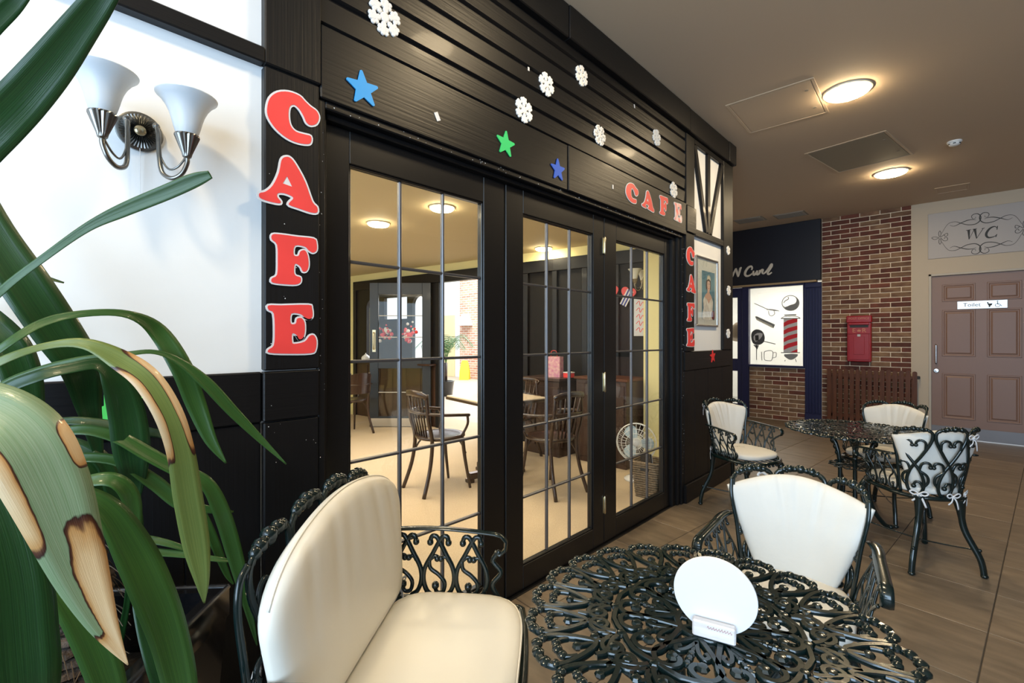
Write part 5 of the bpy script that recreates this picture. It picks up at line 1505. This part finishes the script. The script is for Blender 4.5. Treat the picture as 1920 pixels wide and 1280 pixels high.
for k,(s_,z,lab) in enumerate(((.46,1.80,'left red paper heart hanging on the dark panelling'),(.27,1.78,'right red paper heart with a striped ribbon on the panelling'))):
    h_=thing('paper_heart',lab,'heart decoration',NM@Vector((s_,.03,z)),0,'red hearts inside the cafe')
    Mh=Matrix.Rotation(math.atan2(-nd.y,-nd.x),4,'Z')@frame((0,0,0),(1,0,0),(0,0,1),(0,-1,0))
    obj('heart',MB().prism(heart(.085),0,.012,Mh@Matrix.Rotation(.25-.5*k,4,'Z')),M_['red'],h_)
    if k:
        rbm=MB(); rb2=MB()
        for q in range(5): (rbm if q%2 else rb2).rbox(-.03+q*.016,-.016+q*.016,-.14,.04,.012,.016,.001,Mh@Matrix.Rotation(-.5,4,'Z'))
        obj('blue_ribbon',rbm,mat('blue_ribbon',(.03,.05,.30),.5),h_); obj('cream_ribbon',rb2,M_['foam'],h_)
ps=thing('script_poster','tall white poster with red swirling script on the panelling','poster',NM@Vector((.14,.028,1.52)))
obj('sheet',MB().rbox(-.07,.07,-.20,.20,0,.004,.001,Mh),M_['whitecard'],ps)
mb=MB()
for q in range(5): mb.sweep(smooth_pts([(-.045,.14-q*.07,.0045),(-.01,.17-q*.07,.0045),(.0,.12-q*.07,.0045),(.03,.16-q*.07,.0045),(.045,.12-q*.07,.0045)],4),.004,6,.2,(0,0,1),Mh)
obj('script',mb,M_['red'],ps)
CEM=bpy.data.materials['frosted_shade_glass']
wall_light('brass twin arm wall light with frosted bell shades inside the cafe',(-2.30,4.43,1.93),(0,1,0),M_['abrass'],1.0,mat('cream_shade_glass',(.72,.70,.58),.4))
# fan and basket by the right door
fn=thing('fan','white round desk fan on the carpet behind the right door','fan',(-2.12,3.83,.005),R(25))
obj('base',MB().lathe([(.11,0),(.11,.015),(.085,.03),(.03,.05),(.022,.07)],24),M_['ceramic'],fn,True)
obj('stem',MB().sweep([(0,0,.06),(0,0,.24)],.016,8),M_['ceramic'],fn,True)
Mf=frame((0,0,.34),(1,0,0),(0,0,1),(0,-1,0))
obj('motor',MB().lathe([(.01,-.12),(.045,-.11),(.055,-.04),(.04,0),(.035,.03),(.01,.035)],16,Mf),M_['ceramic'],fn,True)
gr=MB()
for r_,zz in ((.175,.0),(.175,.02),(.172,-.025),(.13,.048),(.09,.058),(.05,.062)): gr.sweep([(r_*math.cos(2*PI*k/28),r_*math.sin(2*PI*k/28),zz) for k in range(28)],.0028 if r_<.17 else .004,5,1,(0,0,1),Mf,True)
for k in range(28):
    a=2*PI*k/28; c_,s_=math.cos(a),math.sin(a)
    gr.sweep([(.03*c_,.03*s_,.062),(.10*c_,.10*s_,.057),(.15*c_,.15*s_,.042),(.175*c_,.175*s_,.01),(.165*c_,.165*s_,-.03),(.05*c_,.05*s_,-.05)],.0018,4,1,(c_,s_,0),Mf)
obj('guard',gr,M_['ceramic'],fn,True)
BLD=mat('pale_blue_blade',(.45,.58,.66),.3)
for k in range(3):
    a=2*PI*k/3
    Mb=Mf@Matrix.Rotation(a,4,'Z')@Matrix.Rotation(.35,4,'X')
    obj('blade',MB().prism(smooth2([(.03,-.02),(.09,-.06),(.145,-.05),(.155,.01),(.12,.055),(.05,.03)],3),-.002,.002,Mb),BLD,fn)
bsk=thing('wicker_basket','square seagrass basket with papers beside the fan','basket',(-1.83,3.52,.005),R(8))
wk=MB()
for k in range(15):
    z=.008+k*.0185; w_=.080+.028*k/14
    rp=[(-w_,-w_),(w_,-w_),(w_,w_),(-w_,w_)]
    pts=[]
    for i in range(4):
        a,b=rp[i],rp[(i+1)%4]
        for q in range(6):
            t=q/6; pts.append((a[0]+(b[0]-a[0])*t,a[1]+(b[1]-a[1])*t,z+.003*((q+k)%2)))
    wk.sweep(pts,.0105,6,.9,(0,0,1),None,True)
wk.box(-.08,.08,-.08,.08,0,.01)
obj('woven_body',wk,M_['wicker'],bsk,True)
obj('rim',MB().sweep([(-.112,-.112,.285),(.112,-.112,.285),(.112,.112,.285),(-.112,.112,.285)],.012,6,1,(0,0,1),None,True),M_['wicker'],bsk,True)
hd_=MB()
for (x_,y_) in ((0,-.116),(.116,0)): hd_.rbox(x_-.035 if x_==0 else x_-.004,x_+.035 if x_==0 else x_+.004,y_-.004 if y_ else -.035,y_+.004 if y_ else .035,.225,.250,.003)
obj('handle_hole',hd_,M_['ink'],bsk)
fo=thing('folder','dark folder standing in the seagrass basket','folder',(-1.83,3.52,.02),R(-20))
obj('cover',MB().rbox(-.06,.06,-.008,.008,0,.34,.002,Matrix.Rotation(.12,4,'X')),M_['ink'],fo)
obj('papers',MB().rbox(-.055,.055,-.005,.005,.01,.335,.001,Matrix.Translation((0,.013,0))@Matrix.Rotation(.12,4,'X')),M_['whitecard'],fo)
# ================================================================== THE ARCADE BEYOND
struct(obj('floor_arcade',MB().box(-18,-4.3,4.72,16,-.1,0).box(-18,-8.4,-3,4.72,-.1,0),mat('arcade_floor_tile',(.42,.34,.26),.5)))
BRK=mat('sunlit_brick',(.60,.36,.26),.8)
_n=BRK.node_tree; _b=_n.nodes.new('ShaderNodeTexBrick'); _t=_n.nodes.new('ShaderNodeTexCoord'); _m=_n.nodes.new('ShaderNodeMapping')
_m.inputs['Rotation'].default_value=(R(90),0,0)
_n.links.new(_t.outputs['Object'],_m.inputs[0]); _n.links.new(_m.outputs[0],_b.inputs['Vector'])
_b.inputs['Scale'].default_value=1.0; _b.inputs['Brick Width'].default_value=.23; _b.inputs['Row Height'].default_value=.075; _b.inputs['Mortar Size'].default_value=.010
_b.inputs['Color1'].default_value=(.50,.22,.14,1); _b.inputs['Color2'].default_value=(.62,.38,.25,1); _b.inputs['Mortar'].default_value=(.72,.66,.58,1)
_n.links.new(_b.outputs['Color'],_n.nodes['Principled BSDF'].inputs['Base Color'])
wa=struct(obj('wall_arcade',MB().box(-18,-4.3,10.0,10.2,0,5),M_['plaster']))
obj('brick_column',MB().rbox(-11.94,-10.3,9.86,10.0,0,5,.01),BRK,wa)
obj('door_leaf',MB().rbox(-13.3,-12.35,9.95,10.0,0,2.1,.006),mat('cream_arcade_door',(.75,.62,.34),.6),wa)
struct(obj('wall_arcade_side',MB().box(-4.4,-4.3,4.75,10,0,4.5),M_['plaster']))
struct(obj('wall_daylight_stop',MB().box(-3.45,-3.40,4.66,8.35,0,CEIL),M_['white']))  # unseen wall added to stop arcade daylight leaking into the corridor
wf=thing('wet_floor_sign','yellow wet floor sign standing in the bright arcade','floor sign',(-11.25,9.50,0),R(40))
for s_ in (-1,1):
    M=frame((0,s_*.16,0),(1,0,0),Vector((0,-s_*.26,1)).normalized(),Vector((0,-1,-s_*.26)).normalized())
    obj('leaf',MB().prism(smooth2([(-.15,0),(.15,0),(.11,.55),(.06,.62),(-.06,.62),(-.11,.55)],2),-.008,.008,M),M_['yellow'],wf)
pp_=thing('potted_palm','green potted palm beyond the open inner door','palm',(-8.37,6.51,0))
obj('pot',MB().lathe([(.15,0),(.19,.32),(.20,.34),(.17,.34),(.16,.30)],20),M_['pot'],pp_,True)
obj('stem',MB().sweep([(0,0,.30),(0,0,.75)],.035,8),M_['darkwood'],pp_,True)
for k in range(11):
    a=2*PI*k/11+.2; l_=.55+.15*((k*7)%5)/5; hgt=.55+.15*((k*3)%4)/4
    c_,s_=math.cos(a),math.sin(a)
    spine=smooth_pts([(0,0,.72),(.2*l_*c_,.2*l_*s_,.72+hgt*.7),(.6*l_*c_,.6*l_*s_,.72+hgt),(l_*c_,l_*s_,.72+hgt*.65)],6)
    mb=MB().sweep(spine,.006,5)
    for i in range(4,len(spine)):
        p=spine[i]; t=(spine[i]-spine[i-1]).normalized(); w_=Vector((-s_,c_,0))
        ll=.20*math.sin(PI*(i-2)/(len(spine)))+.04
        for sd in (-1,1):
            e=p+w_*sd*ll+t*ll*.6-Vector((0,0,.06)); q=t*.011
            mb.add([p-q,p+q,e+Vector((0,0,.001)),p+Vector((0,0,.004))],[(0,1,2),(0,2,3),(1,3,2)])
    obj('frond',mb,M_['leafpalm'],pp_)
ls_=thing('arcade_wall_lamp','white conical lampshade on the far sunlit brick','lamp',(-11.55,9.78,1.72))
obj('shade',MB().lathe([(.28,0),(.12,.38)],20,None,False,True),M_['whitecard'],ls_,True)
obj('bracket',MB().sweep([(0,0,.30),(0,.10,.34)],.02,6),M_['steel'],ls_,True)
# ================================================================== YUCCA IN THE LEFT FOREGROUND
def leaf_mat(name, c1, c2, dry=None, gloss=.30):
    m=bpy.data.materials.new(name); m.use_nodes=True
    nt=m.node_tree; N=nt.nodes; L=nt.links; b=N['Principled BSDF']
    uv=N.new('ShaderNodeUVMap'); mp=N.new('ShaderNodeMapping'); mp.inputs['Scale'].default_value=(.6,16,1)
    L.new(uv.outputs[0],mp.inputs[0])
    nz=N.new('ShaderNodeTexNoise'); nz.inputs['Scale'].default_value=3; nz.inputs['Detail'].default_value=5; L.new(mp.outputs[0],nz.inputs['Vector'])
    rp=N.new('ShaderNodeValToRGB'); rp.color_ramp.elements[0].position=.3; rp.color_ramp.elements[1].position=.72
    rp.color_ramp.elements[0].color=(*c2,1); rp.color_ramp.elements[1].color=(*c1,1)
    L.new(nz.outputs['Fac'],rp.inputs[0]); col=rp.outputs[0]
    if dry is not None:
        sep=N.new('ShaderNodeSeparateXYZ'); L.new(uv.outputs[0],sep.inputs[0])
        def mth(op,a,bv,c=None):
            n=N.new('ShaderNodeMath'); n.operation=op
            for k,v in enumerate((a,bv,c)):
                if v is None: continue
                if isinstance(v,(int,float)): n.inputs[k].default_value=v
                else: L.new(v,n.inputs[k])
            return n.outputs[0]
        n2=N.new('ShaderNodeTexNoise'); n2.inputs['Scale'].default_value=1.0; n2.inputs['Detail'].default_value=3
        mp2=N.new('ShaderNodeMapping'); mp2.inputs['Scale'].default_value=(7,3.0,1); L.new(uv.outputs[0],mp2.inputs[0]); L.new(mp2.outputs[0],n2.inputs['Vector'])
        dmin=None
        for uc,vc,ru,rv in dry:      # scorched patches: centre and half size along / across the leaf
            du=mth('MULTIPLY',mth('SUBTRACT',sep.outputs[0],uc),1/ru); dv=mth('MULTIPLY',mth('SUBTRACT',sep.outputs[1],vc),1/rv)
            d_=mth('ADD',mth('POWER',mth('ABSOLUTE',du,0),3),mth('POWER',mth('ABSOLUTE',dv,0),3))
            dmin=d_ if dmin is None else mth('MINIMUM',dmin,d_)
        v=mth('SUBTRACT',1.0,mth('MULTIPLY',mth('ADD',mth('POWER',dmin,.34),mth('MULTIPLY_ADD',n2.outputs['Fac'],.5,-.25)),.5))
        r2=N.new('ShaderNodeValToRGB'); cr=r2.color_ramp
        cr.elements[0].position=.50; cr.elements[0].color=(0,0,0,0)
        cr.elements[1].position=1.0; cr.elements[1].color=(.70,.52,.30,1)
        for p,c in ((.515,(.035,.012,.008,1)),(.545,(.10,.035,.015,1)),(.57,(.52,.27,.09,1)),(.68,(.66,.44,.22,1))):
            el=cr.elements.new(p); el.color=c
        L.new(v,r2.inputs[0])
        mx=N.new('ShaderNodeMix'); mx.data_type='RGBA'; L.new(r2.outputs['Alpha'],mx.inputs[0]); L.new(col,mx.inputs[6]); L.new(r2.outputs[0],mx.inputs[7]); col=mx.outputs[2]
    L.new(col,b.inputs['Base Color']); b.inputs['Roughness'].default_value=gloss; b.inputs['Coat Weight'].default_value=.15
    bp=N.new('ShaderNodeBump'); bp.inputs['Strength'].default_value=.25; bp.inputs['Distance'].default_value=.002; L.new(nz.outputs['Fac'],bp.inputs['Height']); L.new(bp.outputs[0],b.inputs['Normal'])
    t=N.new('ShaderNodeBsdfTranslucent'); L.new(col,t.inputs[0])
    ms=N.new('ShaderNodeMixShader'); ms.inputs[0].default_value=.22; L.new(b.outputs[0],ms.inputs[1]); L.new(t.outputs[0],ms.inputs[2]); L.new(ms.outputs[0],N['Material Output'].inputs[0])
    return m
LG=leaf_mat('yucca_leaf_green',(.050,.125,.022),(.022,.070,.014))
LD=leaf_mat('yucca_leaf_dark',(.020,.072,.016),(.008,.036,.009))
LP=leaf_mat('yucca_leaf_pale',(.20,.27,.12),(.10,.17,.06))
LX1=leaf_mat('yucca_leaf_scorched',(.27,.33,.20),(.16,.24,.11),((.37,.0,.06,.16),(.41,1.0,.17,.25),(.82,.30,.30,.36),(.98,.5,.16,.9)))
LX2=leaf_mat('yucca_leaf_brown_edged',(.20,.24,.06),(.11,.16,.035),((.50,.0,.15,.26),(.52,1.0,.15,.33)))
plant=thing('yucca_plant','large yucca with long arching green leaves, some scorched brown','plant',(-1.28,.05,0))
PB=Vector((-1.28,.05,0))
def leaf(pts, m, tw=(0,0), fold=.22, label=None, base=.35):
    """pts: (u, v, distance, width in photo pixels) measured along the midrib"""
    P=[unproject(u,v,d=d)-PB for u,v,d,w in pts]
    W=[w*d/FOC for u,v,d,w in pts]
    C=smooth_pts(P,6)
    Ws=[q.x for q in smooth_pts([(w,0,0) for w in W],6)]
    eye=Vector((0,0,EYE))-PB
    vs=[];fs=[];uvs=[]; n=len(C); K=(-1,-.55,0,.55,1)
    prev=None
    for i,p in enumerate(C):
        t=(C[min(i+1,n-1)]-C[max(i-1,0)]).normalized()
        vdir=(eye-p).normalized()
        wd=t.cross(vdir)
        if wd.length<.15 and prev is not None: wd=prev
        wd.normalize()
        if prev is not None: wd=(wd*.6+prev*.4).normalized()
        prev=wd
        a=tw[0]+(tw[1]-tw[0])*i/(n-1)
        nv=wd.cross(t).normalized()
        wd2=wd*math.cos(a)+nv*math.sin(a); nv2=wd2.cross(t).normalized()
        hw=max(.0006,Ws[i]/2)
        for k in K:
            vs.append(p+wd2*(k*hw)+nv2*(abs(k)*hw*fold)); uvs.append((i/(n-1),(k+1)/2))
    q=len(K)
    for i in range(n-1):
        for k in range(q-1): fs.append((i*q+k,i*q+k+1,(i+1)*q+k+1,(i+1)*q+k))
    mb=MB(); mb.add(vs,fs)
    o=obj('leaf',mb,m,plant,True)
    ul=o.data.uv_layers.new(name='UVMap')
    for l in o.data.loops: ul.data[l.index].uv=uvs[l.vertex_index]
    sd=o.modifiers.new('thickness','SOLIDIFY'); sd.thickness=.0009; sd.offset=0
    if label: o['label']=label
    return o
# big leaf crossing the top left corner
leaf([(-150,400,.66,62),(-60,292,.62,74),(0,231,.61,74),(45,185,.60,70),(97,124,.59,64),(145,60,.575,54),(190,-2,.56,43),(240,-80,.55,26),(290,-170,.54,3)],LD,(.15,.1))
leaf([(-120,180,.75,30),(-30,62,.72,34),(22,10,.70,30),(60,-35,.69,20),(110,-90,.68,3)],LD,(.2,.2))
# slim leaf with the cut tip in front of the wall light
leaf([(-110,660,.80,16),(0,548,.80,14),(90,478,.82,13),(165,426,.84,16),(230,395,.85,24),(310,362,.86,27),(365,338,.87,25),(395,327,.875,14)],LG,(.5,.1))
# broad dark leaf falling from the left edge
leaf([(-90,300,.86,60),(-20,430,.88,66),(45,530,.90,74),(105,620,.93,72),(150,690,.96,60),(165,760,1.0,38),(178,820,1.02,24),(190,880,1.03,6)],LD,(.1,.3))
# high arching leaf ending beside the door post
leaf([(-110,740,.78,14),(0,655,.80,15),(80,606,.84,17),(160,588,.88,14),(240,590,.93,16),(295,622,.98,32),(340,690,1.0,36),(368,760,1.02,32),(395,825,1.03,20),(424,868,1.04,3)],LG,(.7,.0))
# brown edged leaf
o=leaf([(-100,740,.70,14),(0,678,.72,16),(90,648,.75,14),(160,645,.77,22),(225,675,.79,40),(275,712,.80,46),(315,775,.81,46),(338,845,.82,44),(352,930,.83,46),(368,1020,.84,42),(379,1085,.845,24),(383,1130,.85,3)],LX2,(.5,.0),.15,'arching leaf with scorched brown edges')
leaf([(-80,800,.85,16),(0,728,.86,18),(70,698,.88,20),(150,676,.90,16),(235,664,.93,10),(290,660,.96,9),(336,678,.99,14),(386,718,1.02,22),(437,772,1.05,20),(490,825,1.08,12),(537,870,1.10,2)],LG,(.7,.1))
leaf([(-80,820,.80,20),(0,738,.82,24),(70,706,.84,24),(135,690,.87,22),(185,684,.90,26),(215,712,.92,46),(235,770,.94,56),(246,840,.95,56),(252,900,.96,34),(255,950,.97,4)],LD,(.7,.0))
# very large scorched leaf close to the camera
o=leaf([(-170,735,.50,70),(-75,755,.50,100),(0,785,.50,118),(50,835,.50,128),(92,915,.505,118),(125,1000,.51,98),(155,1080,.515,76),(187,1155,.52,48),(214,1205,.525,24),(240,1246,.53,2)],LX1,(.2,.0),.12,'big pale leaf with scorched tan patches')
leaf([(-80,880,.52,50),(-30,930,.52,90),(0,1000,.52,100),(20,1090,.52,110),(30,1200,.52,114),(38,1300,.52,108),(45,1420,.53,60)],LD,(.1,.1),.2)
leaf([(-40,1000,.66,16),(35,1038,.66,26),(95,1080,.67,46),(140,1140,.68,54),(175,1210,.69,56),(205,1290,.70,50),(225,1370,.71,20)],LG,(.3,.1))
leaf([(60,905,.72,26),(150,925,.74,32),(205,962,.76,48),(250,1035,.78,64),(285,1110,.79,66),(315,1190,.80,60),(340,1290,.81,50),(360,1390,.82,14)],LG,(.5,.0))
leaf([(60,925,.86,16),(150,905,.88,22),(210,900,.90,28),(243,930,.92,30),(252,985,.93,22),(246,1040,.94,14),(240,1095,.95,8)],LG,(.5,.2))
leaf([(60,870,.90,14),(150,858,.92,18),(225,866,.95,20),(290,905,.98,26),(340,945,1.0,22),(390,955,1.03,14),(438,959,1.06,3)],LG,(.4,.1))
leaf([(60,830,.88,16),(143,806,.90,20),(215,818,.93,24),(275,850,.96,26),(330,880,.99,24),(385,905,1.02,24),(415,960,1.04,28),(440,1040,1.06,26),(458,1110,1.07,18),(475,1180,1.08,8),(482,1210,1.09,2)],LG,(.5,.0))
leaf([(50,800,.94,12),(137,789,.95,16),(220,800,.98,20),(290,812,1.0,16),(340,822,1.02,4)],LD,(.5,.2))
leaf([(220,1005,.98,10),(260,1008,1.0,14),(320,1020,1.02,12),(375,1040,1.05,4)],LG,(.3,.3))
leaf([(230,1030,.98,10),(280,1034,1.0,14),(350,1040,1.03,12),(420,1050,1.06,8),(462,1052,1.10,1)],LG,(.3,.3))
leaf([(100,830,1.0,40),(170,865,1.02,52),(215,925,1.05,54),(250,975,1.07,30),(266,1005,1.08,3)],LD,(.2,.2))
leaf([(340,900,1.04,8),(380,965,1.06,14),(405,1025,1.08,16),(425,1075,1.10,10),(438,1095,1.11,2)],LG,(.3,.3))
leaf([(-90,560,.95,60),(0,632,.96,62),(35,690,.97,58),(48,760,.98,50),(52,830,.99,30),(55,900,1.0,4)],LD,(.2,.2))
leaf([(-80,900,.78,16),(0,884,.78,20),(40,890,.80,20),(80,912,.82,12),(110,940,.84,3)],LG,(.4,.2))
leaf([(-40,1010,.80,8),(20,958,.82,12),(62,928,.84,12),(110,915,.86,8),(150,918,.88,2)],LG,(.3,.2))
leaf([(-20,1060,.80,8),(35,1020,.82,12),(70,985,.84,14),(105,960,.86,10),(140,950,.88,2)],LG,(.3,.2))
leaf([(20,1080,.84,8),(60,1045,.86,13),(105,1015,.88,13),(150,1003,.90,6)],LG,(.3,.2))
leaf([(60,1070,.86,6),(100,1052,.88,11),(150,1048,.90,11),(200,1056,.92,3)],LD,(.3,.2))
leaf([(90,1090,.88,8),(125,1075,.90,14),(165,1062,.92,12),(200,1058,.94,3)],LG,(.3,.2))
leaf([(240,1070,.95,6),(238,1130,.96,10),(225,1200,.97,12),(215,1270,.98,9),(210,1330,.99,2)],LD,(.2,.2))
leaf([(-60,480,.90,20),(0,520,.92,18),(60,516,.94,12),(120,530,.96,3)],LG,(.5,.3))
leaf([(170,850,1.0,16),(200,880,1.02,26),(225,960,1.04,30),(238,1030,1.06,20),(242,1075,1.07,3)],LD,(.2,.2))
leaf([(280,1080,.86,10),(262,1110,.84,22),(272,1170,.83,30),(292,1250,.82,30),(310,1330,.82,14)],LD,(.3,.2))
# trunk with fibrous rings, in the pot
tk=MB()
for k in range(22):
    z=.52+.0195*k; r_=.062-.0006*k
    tk.lathe([(r_*.9,z),(r_*1.12,z+.008),(r_*1.05,z+.017),(r_*.9,z+.0205)],18,Matrix.Translation((.012*math.sin(k*.4),.01*math.cos(k*.5),0)),True,True,wob=lambda j,i,k=k: 1+.12*math.sin(j*2.3+k*1.7))
obj('trunk',tk,mat('fibrous_trunk',(.10,.065,.04),.9,scale=30,col2=(.03,.02,.014),bump=1,bscale=80),plant)
hr=MB()
for k in range(160):
    a=rnd.uniform(0,2*PI); z=rnd.uniform(.58,.95); r_=.066
    p=Vector((r_*math.cos(a),r_*math.sin(a),z)); q=p+Vector((.03*math.cos(a+rnd.uniform(-1,1)),.03*math.sin(a+rnd.uniform(-1,1)),-rnd.uniform(.02,.06)))
    hr.sweep([p,(p+q)/2+Vector((.004,0,.004)),q],.0009,3)
o=obj('trunk_fibres',hr,mat('pale_fibre',(.13,.09,.055),.9),plant); o['kind']='stuff'
# tapered gloss black planter
pl=thing('planter','tall gloss black square planter standing behind the bench','planter',(-1.262,.05,0),R(48))
a,b_=.20,.155
mb=MB()
vs=[];fs=[]
for (h,r_) in ((0,b_),(.62,a-.004),(.62,a),(.690,a),(.690,a-.03),(.55,a-.035)):
    vs+=[(-r_,-r_,h),(r_,-r_,h),(r_,r_,h),(-r_,r_,h)]
for l in range(5):
    for k in range(4): fs.append((l*4+k,l*4+(k+1)%4,l*4+4+(k+1)%4,l*4+4+k))
fs.append((3,2,1,0)); mb.add(vs,fs)
obj('body',mb,M_['pot'],pl)
rm_=MB()
for (x0,x1,y0,y1) in ((-a,a,-a-.004,-a+.008),(-a,a,a-.008,a+.004),(-a-.004,-a+.008,-a,a),(a-.008,a+.004,-a,a)): rm_.rbox(x0,x1,y0,y1,.684,.694,.003)
obj('rim',rm_,mat('polished_black_rim',(.02,.02,.022),.12,coat=1.0),pl)
obj('soil',MB().box(-.166,.166,-.166,.166,.53,.56),mat('dark_soil',(.02,.014,.01),.95,bump=1,bscale=60),pl)
